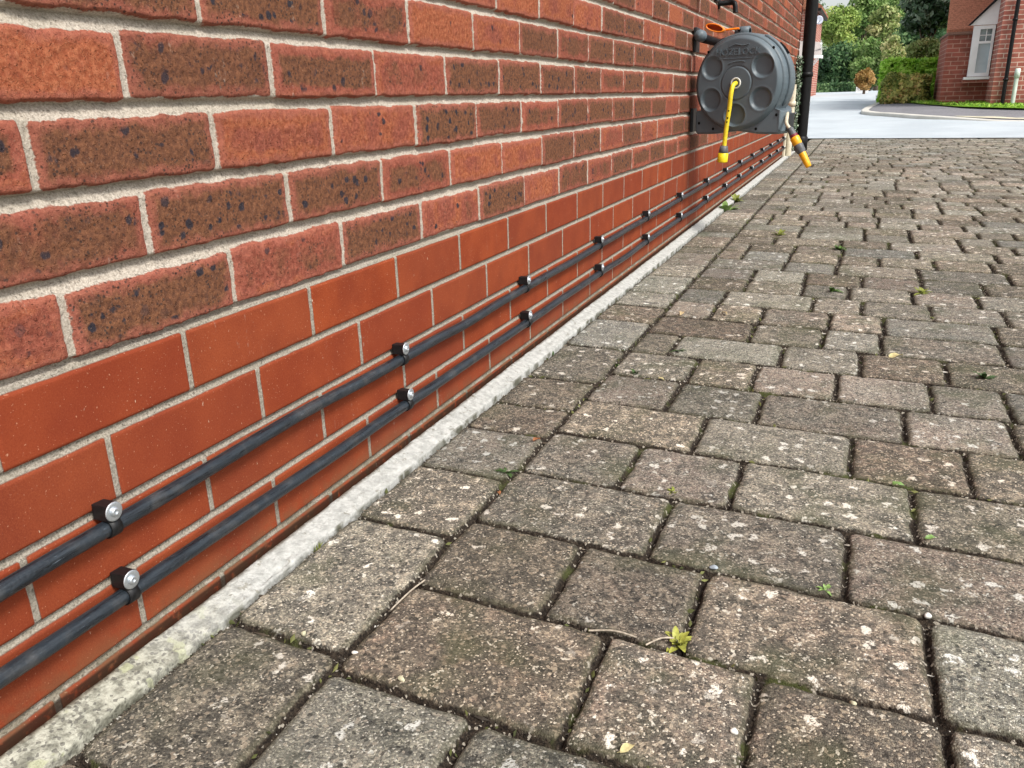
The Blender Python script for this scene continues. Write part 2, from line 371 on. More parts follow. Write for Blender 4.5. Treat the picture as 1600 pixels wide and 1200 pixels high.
# ------------------------------------------------------------ block paving
def paver_material():
    m = Mat('weathered_block_paving', .9, .2)
    sd = m.attr('sd').outputs['Fac']; pc = m.attr('pc'); c = m.sep(pc.outputs['Color']); r3 = pc.outputs['Alpha']
    n1 = m.noise(13, 4, .6); n2 = m.noise(55, 4, .65)
    base = m.ramp(m.math('ADD', m.math('MULTIPLY', c[1], .8), m.math('MULTIPLY', n1, .25)),
                  [(0, (.150, .152, .146)), (.28, (.215, .206, .184)), (.5, (.240, .234, .202)), (.68, (.265, .220, .192)), (.82, (.200, .202, .186)), (1., (.300, .222, .192))])
    base = m.mix(m.math('MULTIPLY', m.step(m.math('ADD', n2, m.math('MULTIPLY', m.math('SUBTRACT', c[2], .5), .22)), .40, .62), .80), base, (.085, .085, .082))
    base = m.mix(m.math('MULTIPLY', m.step(m.noise(24, 3), .52, .70), .5), base, (.36, .335, .29))
    base = m.mix(m.math('MULTIPLY', m.step(m.noise(4.2, 5, .65), .50, .66), .55), base, (.070, .076, .058))
    base = m.mix(m.math('MULTIPLY', m.step(m.noise(17, 5, .7), .53, .66), .50), base, (.060, .062, .060))
    # exposed aggregate: millimetre grains of many tones
    g = m.sep(m.vor(560, 'Color')); g2 = m.sep(m.vor(270, 'Color'))
    base = m.mix(.80, base, m.ramp(g[0], [(0, (.32, .31, .29)), (.35, (.70, .68, .65)), (.62, (1, .98, .93)), (.84, (1.42, 1.36, 1.22)), (1, (2.4, 2.3, 2.1))]), 'MULTIPLY')
    base = m.mix(m.math('MULTIPLY', m.step(g2[1], .90, .94), .65), base, (.40, .35, .28))
    base = m.mix(m.math('MULTIPLY', m.step(g2[2], .93, .96), .75), base, (.03, .03, .028))
    base = m.mix(m.math('MULTIPLY', m.step(g[1], .95, .97), .8), base, (.62, .58, .5))
    # lichen: pale crusts and grey-green film
    lw = m.nt.nodes.new('ShaderNodeVectorMath'); lw.operation = 'ADD'
    ls = m.nt.nodes.new('ShaderNodeVectorMath'); ls.operation = 'SCALE'; m.nt.links.new(m.noise(75, 4, col=True), ls.inputs[0]); ls.inputs[3].default_value = .034
    m.nt.links.new(m.obj(), lw.inputs[0]); m.nt.links.new(ls.outputs[0], lw.inputs[1])
    lv = m.vor(38, 'Distance', lw.outputs[0]); lc = m.sep(m.vor(38, 'Color', lw.outputs[0]))
    lich = m.math('MULTIPLY', m.step(lv, .30, .20), m.step(m.math('ADD', lc[0], m.math('MULTIPLY', r3, .45)), .80, .90))
    lich = m.math('MULTIPLY', lich, m.step(m.noise(260, 2), .34, .48))
    base = m.mix(m.math('MULTIPLY', lich, .9), base, (.72, .71, .66))
    lv2 = m.vor(95, 'Distance', lw.outputs[0]); lc2 = m.sep(m.vor(95, 'Color', lw.outputs[0]))
    l2 = m.math('MULTIPLY', m.step(lv2, .32, .22), m.step(m.math('ADD', lc2[0], m.math('MULTIPLY', m.noise(7, 2), .5)), 1.04, 1.10))
    base = m.mix(m.math('MULTIPLY', l2, .8), base, (.60, .59, .53))
    base = m.mix(m.math('MULTIPLY', m.step(m.noise(8.5, 4), .52, .7), .28), base, (.11, .125, .06))
    mult = m.math('ADD', .80, m.math('MULTIPLY', c[0], .60))
    mc = m.nt.nodes.new('ShaderNodeCombineColor')
    for i_, (k0, k1) in enumerate(((1.025, .12), (1.0, .0), (.955, -.11))):       # each block its own warmth
        m.nt.links.new(m.math('MULTIPLY', mult, m.math('ADD', k0, m.math('MULTIPLY', m.math('SUBTRACT', c[2], .45), k1))), mc.inputs[i_])
    base = m.mix(1., base, mc.outputs[0], 'MULTIPLY')
    # joint: soil, grit, moss
    soil = m.mix(m.step(m.noise(300, 3, .7), .35, .7), (.012, .009, .007), (.060, .045, .032))
    moss = m.mix(m.noise(500, 2), (.035, .045, .012), (.13, .15, .045))
    soil = m.mix(m.math('MULTIPLY', m.step(m.noise(16, 4), .54, .66), .7), soil, moss)
    soil = m.mix(m.step(m.sep(m.vor(330, 'Color'))[0], .93, .95), soil, (.42, .38, .31))
    fac = m.step(m.math('ADD', sd, m.math('MULTIPLY', m.math('SUBTRACT', m.noise(240, 3), .5), .006)), .0000, .0030)
    edge = m.math('MULTIPLY', m.step(sd, .012, .002), m.step(m.noise(30, 3), .38, .58))
    base = m.mix(m.math('MULTIPLY', edge, .55), base, (.085, .080, .045))
    m.set('Base Color', m.mix(fac, soil, base))
    hb = m.math('ADD', m.math('MULTIPLY', m.vor(560), -.9), m.math('ADD', m.math('MULTIPLY', m.noise(900, 3, .7), .9), m.math('MULTIPLY', m.noise(160, 3, .6), 1.4)))
    m.bump(hb, .0016)
    return m.m
GZ = -.25
CP = .1695
CL0 = .573; SLOPE = -.066
NEAR = {  # perpendicular joints measured course by course (course index: x positions)
 -1: [.372], 0: [.457, .612], 1: [.373, .533, .771], 2: [.454, .688], 3: [.367, .531, .769], 4: [.447, .687, .851], 5: [.364, .527, .770]}
BORD = [.02, .20, .385, .60, .861, 1.045, 1.225, 1.357]
_r = random.Random(3)
while BORD[-1] < 11.6: BORD.append(BORD[-1]+_r.choice([.125, .165, .168, .205, .245]))
ROWS = {}
def row_joints(j):
    if j in ROWS: return ROWS[j]
    rr = random.Random(1000+j); a = [.205]+[x for x in NEAR.get(j, [])]
    if len(a) == 1: a.append(.205+rr.choice([.09, .125, .165, .245]))
    while a[-1] < 5.2: a.append(a[-1]+rr.choice([.125, .160, .163, .165, .24, .243]))
    ROWS[j] = np.array(a); return ROWS[j]
def paving_fields(X, Y):
    wx = fbm(X*34, Y*34, 51, 3)*.0034; wy = fbm(X*34+50, Y*34, 52, 3)*.0030
    Xw = X+wx; Yw = Y+wy
    bord = Xw < .205
    c = (Yw-SLOPE*(Xw-.2)-CL0)/CP; j = np.floor(c).astype(np.int64)
    dv = np.minimum(c-j, 1-(c-j))*CP; du = np.zeros_like(dv); bi = np.zeros_like(j)
    for jj in np.unique(j[~bord]):
        msk = (j == jj) & ~bord; a = row_joints(int(jj)); x = Xw[msk]
        i = np.clip(np.searchsorted(a, x)-1, 0, len(a)-2)
        du[msk] = np.minimum(x-a[i], a[i+1]-x); bi[msk] = i
    a = np.array(BORD); yb = Yw+.05*(Xw-.1)
    i = np.clip(np.searchsorted(a, yb)-1, 0, len(a)-2)
    dvb = np.minimum(yb-a[i], a[i+1]-yb); dub = np.minimum(X+wx*.35-.0455, .205-Xw)
    dv = np.where(bord, dvb, dv); du = np.where(bord, dub, du); bi = np.where(bord, i+2000, bi); jj = np.where(bord, 900, j)
    gp = _h(bi+10, jj+200, 61)
    far_ = sm(1.2, 3.5, Y)
    a1 = du-(.0026+.0019*gp+.0016*far_); b1 = dv-(.0026+.0016*gp); rc = .008+.010*_h(bi+10, jj+200, 62)
    q1 = np.maximum(rc-a1, 0); q2 = np.maximum(rc-b1, 0)
    sd = np.where((a1 < rc) & (b1 < rc), rc-np.sqrt(q1*q1+q2*q2), np.minimum(a1, b1))
    r0 = _h(bi+10, jj+200, 63); r1 = _h(bi+10, jj+200, 64); r2 = _h(bi+10, jj+200, 65)
    tx = (r1-.5)*.010; ty = (r2-.5)*.009
    lvl = (r0-.5)*.0022+tx*(X % .3-.15)*.5+ty*((c-np.floor(c))-.5)*CP
    chip = sm(.48, .75, fbm(X*40, Y*40, 66, 3))*.0018
    top = lvl-.0040*np.exp(-np.clip(sd, 0, 1)/.0045)-chip+fbm(X*150, Y*150, 67, 2)*.00045+fbm(X*20, Y*20, 68, 2)*.0012
    und = fbm(X*1.3, Y*1.3, 70, 2)*.0022
    fill = -.0105-.005*far_+fbm(X*60, Y*60, 69, 3)*.0045
    s = sm(-.0025, .0014, sd)
    H = GZ+und+fill+(top-fill)*s
    return H, sd, np.stack([r0, _h(bi+10, jj+200, 71), r1, r2], -1)
def pave_panel(xs, ys):
    X, Y = np.meshgrid(xs, ys, indexing='ij'); H, sd, pc = paving_fields(X, Y)
    return np.stack([X, Y, H], -1).reshape(-1, 3), grid_faces(len(xs), len(ys)), sd.ravel(), pc.reshape(-1, 4)
L = .0435
PP = [pave_panel(ar(L, 1.4, .0028), ar(.30, 1.05, .0026)), pave_panel(ar(L, 1.6, .004), ar(1.048, 2.2, .0035)),
      pave_panel(ar(L, 2.0, .0055), ar(2.197, 4.5, .005)), pave_panel(ar(L, 2.7, .0085), ar(4.497, 11.15, .0075)),
      pave_panel(ar(L, 1.4, .008), ar(-1.2, .302, .008)), pave_panel(ar(1.398, 4.6, .012), ar(-1.2, 1.05, .012)),
      pave_panel(ar(1.598, 4.6, .012), ar(1.048, 2.2, .012)), pave_panel(ar(1.998, 4.6, .012), ar(2.197, 4.5, .012)),
      pave_panel(ar(2.698, 4.6, .014), ar(4.497, 11.15, .014))]
co, fa, sd, pc = join_panels(PP)
tag(np_mesh('driveway', co, fa, [paver_material()], None, True, {'sd': ('POINT', sd), 'pc': ('POINT', pc)}), kind='structure')

# ------------------------------------------------------------ concrete strip at the foot of the wall
def strip_material():
    m = Mat('pale_concrete', .9, .2); s = m.nt.nodes.new('ShaderNodeSeparateXYZ'); m.nt.links.new(m.obj(), s.inputs[0])
    n = m.noise(80, 4, .65); g = m.sep(m.vor(300, 'Color'))
    clean = m.mix(m.step(n, .3, .7), (.35, .352, .33), (.53, .53, .50))
    worn = m.mix(m.step(n, .35, .62), (.20, .195, .155), (.46, .45, .37))
    worn = m.mix(m.math('MULTIPLY', m.step(g[0], .80, .85), .7), worn, (.09, .085, .075))
    worn = m.mix(m.math('MULTIPLY', m.step(m.noise(38, 2), .62, .66), .7), worn, (.42, .43, .27))
    near = m.step(m.math('ADD', s.outputs[1], m.math('MULTIPLY', m.noise(9, 3), .5)), .95, .68)
    c = m.mix(near, clean, worn)
    c = m.mix(m.math('MULTIPLY', m.step(m.noise(60, 5, .7), .58, .66), .75), c, (.22, .21, .17))
    e = m.step(s.outputs[0], .0425, .0455)
    c = m.mix(m.math('MULTIPLY', e, m.step(m.noise(28, 4), .42, .6)), c, (.10, .098, .07))
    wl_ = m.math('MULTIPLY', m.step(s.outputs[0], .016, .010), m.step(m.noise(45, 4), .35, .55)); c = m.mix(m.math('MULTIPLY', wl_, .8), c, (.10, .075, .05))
    m.set('Base Color', c); m.bump(m.math('ADD', m.noise(220, 4, .7), m.math('MULTIPLY', m.noise(55, 3), 2.)), .0022)
    return m.m
ys = np.concatenate([ar(-1.2, .28, .01), ar(.283, 2.4, .003)[0:], ar(2.405, WALL_END+.05, .008)]); us = np.linspace(0, 1, 26)
Yg, U = np.meshgrid(ys, us, indexing='ij')
wid = .0365+fbm(Yg*3, Yg*0, 81, 2)*.0008+fbm(Yg*60, Yg*0, 86, 3)*.0004
Xg = .0080+fbm(Yg*30, Yg*0+3, 85, 3)*.0012+(wid)*np.clip(U/.9, 0, 1)+np.where(U > .9, (U-.9)*.002, 0)
rn = sm(.98, .80, U)
Hg = -.2355-.010*np.clip(U/.9, 0, 1)**1.3+fbm(Yg*25, Xg*60, 82, 3)*.0007+fbm(Yg*4, Yg*0, 83, 2)*.0012
Hg = np.where(U > .91, Hg-(U-.91)*.32, Hg)
Hg = np.where(U < .02, -.262, Hg)
brk = sm(.055, .0, np.abs(Yg-.70))*sm(.35, .75, U)*sm(-.15, .3, fbm(Yg*60, U*4, 84, 3)); Hg = Hg-brk*.0045
Hg = Hg-.003*sm(.0018, .0, np.abs(Yg-1.165+.02*U))
co = np.stack([Xg, Yg, Hg], -1).reshape(-1, 3)
tag(np_mesh('concrete_strip', co, grid_faces(len(ys), len(us)), [strip_material()]), kind='structure')

# ------------------------------------------------------------ terrain, road, pavement beyond
TY = [-60, 11, 12, 16, 18, 22, 30, 40, 60, 400]; TZ = [-.25, -.25, -.25, -.15, -.09, 0, .12, .24, .27, .3]
def zg(y): return float(np.interp(y, TY, TZ))
MSOIL = simple('soil', (.09, .07, .05), .95, .1, .3, 12)
MGRASS_G = simple('turf_base', (.075, .12, .03), .95, .1, .4, 20)
ysT = [-60, -1.2, 5, 11, 12, 14, 16, 18, 20, 22, 26, 30, 35, 40, 60, 400]
def sheet(name, xs_of_y, yy, dz, mat, kind='structure', nx=6):
    v = []; f = []
    for y in yy:
        a, b = xs_of_y(y)
        for i in range(nx): v.append((a+(b-a)*i/(nx-1), y, zg(y)+dz))
    for j in range(len(yy)-1):
        for i in range(nx-1): f.append((j*nx+i, j*nx+i+1, (j+1)*nx+i+1, (j+1)*nx+i))
    mb = MB(); mb.add(v, f); return tag(mb.build(name, mat), kind=kind)
sheet('ground', lambda y: (-300, 300), ysT, -.045, MGRASS_G)
def tarmac(name, c, lo):
    m = Mat(name, .8, .35); n = m.noise(1.1, 4, .6); g = m.sep(m.vor(140, 'Color'))
    b = m.mix(m.step(n, .3, .7), lo, c); b = m.mix(m.math('MULTIPLY', m.step(g[0], .5, 1.), .35), b, (.42, .42, .43))
    b = m.mix(m.math('MULTIPLY', m.step(m.noise(3., 3, vec=m.obj((.25, 2.2, 1))), .55, .7), .3), b, (.40, .40, .40))
    m.set('Base Color', b); m.bump(m.noise(300, 3), .002); return m.m
MROAD = tarmac('light_road_surface', (.50, .55, .575), (.41, .46, .49))
MPATH = tarmac('footway_tarmac', (.185, .18, .195), (.145, .145, .155))
# road: from the drive mouth outward, with the mouth edge slightly skewed
yr = list(np.concatenate([np.linspace(11.0, 24, 40), np.linspace(25, 60, 30)]))
v = []; f = []; xs = np.linspace(-26, 26, 53)
for jy, y in enumerate(yr):
    for x in xs:
        yy = y if jy > 2 else y-.11*(x-.3)*(1-jy/3) if abs(x) < 5 else y
        v.append((x, yy, zg(yy)+.0075))
nx = len(xs)
for j in range(len(yr)-1):
    for i in range(nx-1): f.append((j*nx+i, j*nx+i+1, (j+1)*nx+i+1, (j+1)*nx+i))
tag(MB().add(v, f).build('road', MROAD), kind='structure')
# pavement plateau (raised behind a kerb) on the right of the side road
kerb = catmull([(.88, 30, 0), (.86, 25, 0), (.80, 21, 0), (.60, 18.2, 0), (.55, 17.0, 0), (.72, 16.4, 0), (.93, 16.1, 0), (1.18, 15.6, 0), (1.44, 15.15, 0), (1.95, 14.75, 0), (2.7, 14.2, 0), (5, 14.1, 0), (9, 14.6, 0)], 8)
def kz(x, y):  # kerb dips towards the dropped crossing on the right
    return .065*(1-.75*float(sm(1.3, 2.6, x)))
def plateau(name, inner, mat, dz, xr=14., nseg=7):
    v = []; f = []
    for p in inner:
        x1 = xr
        for i in range(nseg):
            t = (i/(nseg-1))**1.5; x = p.x+(x1-p.x)*t; y = p.y+(max(p.y, 16)-p.y)*0
            v.append((x, y, zg(y)+kz(p.x, y)+dz))
    return v, f
# footway as triangulated fan: kerb line to a back line
def strip_between(name, A, B, za, zb, mat, kind=None):
    v = []; f = []
    for a, b in zip(A, B):
        for t in (0, .33, .66, 1): 
            x = a[0]+(b[0]-a[0])*t; y = a[1]+(b[1]-a[1])*t; v.append((x, y, zg(y)+za(a)+(zb(b)-za(a))*t))
    for i in range(len(A)-1):
        for k in range(3): f.append((4*i+k, 4*i+k+1, 4*i+5+k, 4*i+4+k))
    return tag(MB().add(v, f, True).build(name, mat), kind=kind)
back = []
for p in kerb:
    if p.y > 20: back.append((p.x+.5, p.y))
    else:
        t = (p.x-.56)/(9-.56); back.append((max(p.x+.25, 1.05+t*8.5), 20.2 if p.x < 1.2 else max(15.9, 20.2-(p.x-1.2)*2.3)))
K2 = [(p.x, p.y) for p in kerb]
Kin = []
for i, p in enumerate(kerb):
    a = kerb[max(i-1, 0)]; b = kerb[min(i+1, len(kerb)-1)]; t = (b-a).normalized(); n = Vector((-t.y, t.x, 0)); Kin.append((p.x+n.x*.13, p.y+n.y*.13))
def zk(a): return kz(a[0], 0)
MKERB = simple('kerb_concrete', (.60, .58, .52), .85, .2, .10, 2)
strip_between('pavement', Kin, back, lambda a: zk(a)-.002, lambda a: .095, MPATH, 'structure')
def kerb_mesh():
    mb = MB(); v = []; f = []
    for a, b in zip(K2, Kin):
        v += [(a[0], a[1], zg(a[1])-.04), (a[0], a[1], zg(a[1])+zk(a)-.012), (a[0]*.9+b[0]*.1, a[1]*.9+b[1]*.1, zg(a[1])+zk(a)), (b[0], b[1], zg(a[1])+zk(a)+.001), (b[0], b[1], zg(b[1])-.04)]
    for i in range(len(K2)-1):
        for k in range(4): f.append((5*i+k, 5*i+k+1, 5*i+6+k, 5*i+5+k))
    return mb.add(v, f).build('kerb', MKERB)
tag(kerb_mesh(), kind='structure')
MCREAM = simple('pale_slab', (.60, .56, .42), .85, .2, .15, 6)
cr1 = [(1.9, 14.98), (2.2, 14.80), (2.7, 14.42), (3.5, 14.05), (5, 14.3), (9, 14.8)]
cr2 = [(1.95, 15.05), (2.2, 15.1), (2.7, 15.1), (3.5, 15.0), (5, 15.0), (9, 15.5)]
strip_between('crossing_slab', cr1, cr2, lambda a: zk(a)+.010, lambda a: zk(a)+.012, MCREAM, 'structure')
# lawn by the far house
MLAWN = simple('lawn_soil', (.16, .30, .03), .9, .1, .35, 30)
la = [(1.0, 20.4), (1.40, 19.0), (1.75, 17.9), (2.2, 16.9), (2.98, 16.0), (4, 15.9), (9, 15.9)]
lb = [(1.05, 30), (1.6, 30), (2.1, 30), (2.5, 30), (3.1, 30), (4, 30), (9, 30)]
strip_between('lawn', la, lb, lambda a: .100, lambda a: .108, MLAWN, 'structure')

# ------------------------------------------------------------ foliage helpers
def leaf_mat(name, stops, rough=.5, trans=.25):
    m = Mat(name, rough, .35); a = m.attr('rn').outputs['Fac']; m.set('Base Color', m.ramp(a, stops))
    bs = m.b; tr = m.nt.nodes.new('ShaderNodeBsdfTranslucent'); mx = m.nt.nodes.new('ShaderNodeMixShader')
    m.nt.links.new(m.ramp(a, stops), tr.inputs[0]); mx.inputs[0].default_value = trans
    out = m.nt.nodes['Material Output']; m.nt.links.new(bs.outputs[0], mx.inputs[1]); m.nt.links.new(tr.outputs[0], mx.inputs[2]); m.nt.links.new(mx.outputs[0], out.inputs[0])
    return m.m
def leaves(name, pts, nrm, size, mat, parent, rng, jitter=.9, aspect=1.8, rn=None):
    n = len(pts); s = size*(.6+.8*rng.random(n))
    d = nrm+jitter*rng.normal(size=(n, 3)); d /= np.linalg.norm(d, axis=1)[:, None]
    t = rng.normal(size=(n, 3)); t -= d*(t*d).sum(1)[:, None]; t /= np.linalg.norm(t, axis=1)[:, None]; b = np.cross(d, t)
    L_ = s[:, None]*aspect*.5; W_ = s[:, None]*.5
    bend = d*s[:, None]*.12
    co = np.stack([pts-t*L_, pts+b*W_-bend, pts+t*L_, pts-b*W_-bend], 1).reshape(-1, 3)
    fa = np.arange(4*n).reshape(-1, 4)
    if rn is None: rn = rng.random(n)
    o = np_mesh(name, co, fa, [mat], None, False, {'rn': ('FACE', rn)})
    if parent: keep(o, parent)
    return o
def crown_points(rng, c, r, n, clumps, cr, shell=.75):
    """clumped points through an ellipsoid"""
    k = rng.normal(size=(clumps, 3)); k /= np.linalg.norm(k, axis=1)[:, None]
    cc = np.array(c)+k*np.array(r)*(shell*rng.random((clumps, 1))**.4)
    sz = cr*(.6+.8*rng.random(clumps)); idx = rng.integers(0, clumps, n)
    d = rng.normal(size=(n, 3)); d /= np.linalg.norm(d, axis=1)[:, None]
    p = cc[idx]+d*(sz[idx]*(rng.random(n)**.45))[:, None]*np.array([1, 1, .8])
    tone = rng.random(clumps)[idx]*.55+rng.random(n)*.45
    return p, d, tone
MBARK = simple('bark', (.13, .10, .075), .9, .1, .35, 20)
TR = np.random.default_rng(5)
def tree(name, base, top, c, r, n, clumps, cr, size, mat, label, cat='tree', trunk_r=.12, group=None, aspect=1.8):
    root = tag(empty(name, base), label, cat, group)
    p, d, tone = crown_points(TR, c, r, n, clumps, cr)
    mb = MB(); b = Vector(base); t = Vector(c)
    mid = b.lerp(t, .5)+Vector((TR.normal()*.05, TR.normal()*.05, 0))
    mb.tube([b+Vector((0, 0, -.1)), mid, t], [trunk_r, trunk_r*.75, trunk_r*.4], 8)
    for i in range(6):
        a = TR.random()*6.28; e = t+Vector((math.cos(a)*r[0]*.7, math.sin(a)*r[1]*.7, (TR.random()-.2)*r[2]*.8)); s0 = b.lerp(t, .45+.5*TR.random())
        mb.tube([s0, s0.lerp(e, .5)+Vector((0, 0, .1*r[2])), e], [trunk_r*.4, trunk_r*.25, trunk_r*.1], 6)
    keep(mb.build('trunk', MBARK), root); leaves('crown', p, d, size, mat, root, TR, .8, aspect, tone)
    return root
def hedge(name, x0, x1, y0, y1, z0, z1, n, size, mat, label, group=None, rnd=.12, sq=8.):
    cx, cy, cz = (x0+x1)/2, (y0+y1)/2, (z0+z1)/2
    root = tag(empty(name, (cx, cy, z0)), label, 'hedge', group)
    h = np.array([(x1-x0)/2, (y1-y0)/2, (z1-z0)/2]); q = TR.uniform(-1, 1, (n, 3))
    ax = TR.integers(0, 3, n); sg = np.where(TR.random(n) < .5, -1, 1); m = TR.random(n) < .8
    for k in range(3): q[:, k] = np.where(m & (ax == k), sg*(1-.12*TR.random(n)), q[:, k])
    nn = (np.abs(q)**sq).sum(1)**(1/sq); q = q/np.maximum(nn, 1)[:, None]
    bump_ = 1+rnd*(fbm(q[:, 0]*3+x0, q[:, 2]*3+q[:, 1], 91, 2))
    p = np.array([cx, cy, cz])+q*h*bump_[:, None]
    d = np.sign(q)*np.abs(q)**4
    mb = MB()
    for i in range(7): mb.tube([(x0+(x1-x0)*(i+.5)/7, cy, z0-.05), (x0+(x1-x0)*(i+.5)/7+TR.normal()*.05, cy, z1-.15*(z1-z0))], [.02, .008], 5)
    mb.tube([(x0+.03, cy, z0+.06*(z1-z0)), (x1-.03, cy, z0+.06*(z1-z0))], .02, 5)
    keep(mb.build('stems', MBARK), root)
    tone = np.clip(.5+.5*fbm(p[:, 0]*4, p[:, 2]*4+p[:, 1], 92, 2)*.8+TR.normal(size=n)*.18, 0, 1)
    leaves('foliage', p, d, size, mat, root, TR, .7, 1.7, tone); return root
G_DARK = leaf_mat('dark_glossy_leaf', [(0, (.010, .022, .010)), (.55, (.05, .095, .04)), (1, (.50, .58, .44))], .35, .1)  # palest stop paints the glints into the leaf colour
G_MID = leaf_mat('mid_green_leaf', [(0, (.05, .11, .025)), (.5, (.21, .34, .09)), (1, (.55, .66, .28))])
G_YEL = leaf_mat('yellow_green_leaf', [(0, (.12, .20, .035)), (.5, (.32, .44, .10)), (1, (.74, .74, .26))])
G_DEEP = leaf_mat('deep_green_leaf', [(0, (.012, .035, .014)), (.6, (.07, .155, .055)), (1, (.30, .44, .18))])
G_BRI = leaf_mat('bright_hedge_leaf', [(0, (.07, .20, .01)), (.5, (.32, .60, .05)), (1, (.60, .82, .18))])
G_RUS = leaf_mat('bronze_hedge_leaf', [(0, (.02, .04, .01)), (.35, (.14, .20, .04)), (.7, (.52, .50, .14)), (1, (.80, .52, .24))])
G_ORA = leaf_mat('autumn_leaf', [(0, (.16, .12, .03)), (.5, (.45, .28, .09)), (1, (.72, .48, .22))])
G_PIN = leaf_mat('pale_autumn_leaf', [(0, (.07, .11, .03)), (.45, (.28, .36, .11)), (1, (.82, .70, .38))])

tree('evergreen_tree', (1.75, 23, zg(23)), 0, (1.72, 23, 1.98), (.68, .62, .62), 8000, 50, .20, .080, G_DARK, 'dark glossy clipped evergreen tree rising above the garden wall', trunk_r=.06)
tree('autumn_shrub', (1.9, 22.4, zg(22.4)), 0, (1.70, 22.4, 1.13), (.50, .35, .30), 4200, 26, .16, .05, G_PIN, 'pale pinkish green shrub beneath the dark round evergreen', 'shrub', .03)
tree('autumn_shrub', (1.05, 25, zg(25)), 0, (1.15, 25, 1.2), (.34, .35, .42), 2600, 20, .16, .05, G_PIN, 'pale mottled shrub left of the bright green hedge top', 'shrub', .03)
hedge('clipped_hedge', .84, 1.98, 20.5, 21.3, zg(20.5)-.05, .90, 8000, .065, G_BRI, 'bright green clipped hedge behind the bronze hedge')
hedge('clipped_hedge', .90, 1.72, 19.0, 19.9, zg(19)+.06, .57, 7000, .058, G_RUS, 'bronze brown clipped low hedge at the pavement corner', rnd=.3, sq=4.)
tree('round_shrub', (.46, 33, zg(33)), 0, (.46, 33, .66), (.36, .36, .40), 5200, 60, .10, .06, G_ORA, 'round orange autumn bush beside the side road', 'shrub', .05)
hedge('low_hedge', -2.2, .12, 40, 41, zg(40), .60, 5000, .08, G_DEEP, 'long low dark hedge at the far end of the side road')
hedge('low_hedge', -1.45, -.95, 24, 25.2, zg(24)-.02, .58, 2500, .05, G_DEEP, 'dark leafy bush at the foot of the far porch', rnd=.4)
# woodland belt
tspec = [('conifer_tree', -1.0, 46, 3.3, 1.0, 1.5, G_YEL, 'yellow green feathery conifer just right of the black drainpipe'),
         ('conifer_tree', .1, 52, 4.2, 1.3, 2.3, G_MID, 'tall mid green tree second from the left in the tree belt'),
         ('broadleaf_tree', .95, 47, 3.0, .85, 1.4, G_PIN, 'pale cream tipped tree third from the left in the tree belt'),
         ('broadleaf_tree', 1.5, 60, 5.2, 1.5, 2.4, G_MID, 'high mid green tree behind the cream tipped tree'),
         ('broadleaf_tree', -.9, 44, 1.35, 1.25, 1.0, G_DEEP, 'deep green low spreading tree above the far low hedge'),
         ('broadleaf_tree', .55, 43, 1.5, 1.0, 1.1, G_MID, 'mid green bushy tree behind the round orange bush'),
         ('broadleaf_tree', -3.4, 48, 3.2, 1.7, 2.6, G_DEEP, 'deep green tree behind the far brick house'),
         ('broadleaf_tree', 2.3, 42, 1.9, 1.2, 1.9, G_DEEP, 'deep green tree behind the bright green hedge'),
         ('broadleaf_tree', 4.4, 50, 3.6, 2.2, 2.9, G_MID, 'broad green tree behind the tiled roof'),
         ('broadleaf_tree', -.3, 66, 3.2, 3.2, 3.4, G_MID, 'broad hazy green tree behind the yellow conifer'),
         ('broadleaf_tree', -7.5, 52, 3.4, 2.6, 3.0, G_MID, 'wide green tree far left behind the brick wall')]
for nm, x, y, cz, rx, rz, mt, lb in tspec:
    tree(nm, (x, y, zg(y)-.02), 0, (x, y, cz), (rx, rx, rz), 9000, 60, .42*rx/1.1, .105 if mt is not G_YEL else .085, mt, lb, trunk_r=.16, group=None)
# lawn blades (uncountable)
n = 5200; gx = TR.uniform(1.1, 4.2, n); gy = TR.uniform(15.9, 21, n)
fr = np.interp(gx, [a[0] for a in la], [a[1] for a in la]); ok = gy > fr+.03; gx = gx[ok]; gy = gy[ok]
P3 = np.stack([gx, gy, np.array([zg(y) for y in gy])+.125], -1)
G_GRS = leaf_mat('grass_blade', [(0, (.10, .22, .015)), (.6, (.24, .44, .03)), (1, (.45, .62, .10))])
tag(leaves('grass', P3, np.tile([0, -1., .3], (len(P3), 1)), .022, G_GRS, None, TR, .5, 3.), 'short bright green lawn grass', 'grass', kind='stuff')

# ------------------------------------------------------------ far house on the right
MWHITE = simple('white_paint', (.86, .86, .84), .45, .4, .04, 5)
MBLK = simple('black_plastic', (.006, .006, .0065), .45, .22, .2, 30)
MGLASS = Mat('window_glass', .08, .6); MGLASS.set('Base Color', MGLASS.mix(MGLASS.step(MGLASS.noise(3, 2), .4, .6), (.42, .50, .54), (.52, .60, .62))); MGLASS = MGLASS.m
MGLASSD = simple('leaded_glass', (.20, .25, .25), .12, .6, .3, 8)
fh = tag(empty('far_house', (3.4, 17.3, zg(17.3))), 'red brick house across the road with white side window and gable', 'house')
gz_ = zg(17.2)+.05
keep(MB().box((5.2, 19.6, 1.9), (5.16, 4.8, 4.2)).build('wall', MFB), fh)
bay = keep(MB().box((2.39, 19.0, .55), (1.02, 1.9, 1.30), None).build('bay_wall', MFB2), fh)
keep(MB().prism([(1.86, 1.203), (2.62, 1.203), (2.62, 1.245), (1.86, 1.245)], 17.98, 20).build('coping', simple('coping_tile', (.20, .11, .08), .8, .2)), fh)
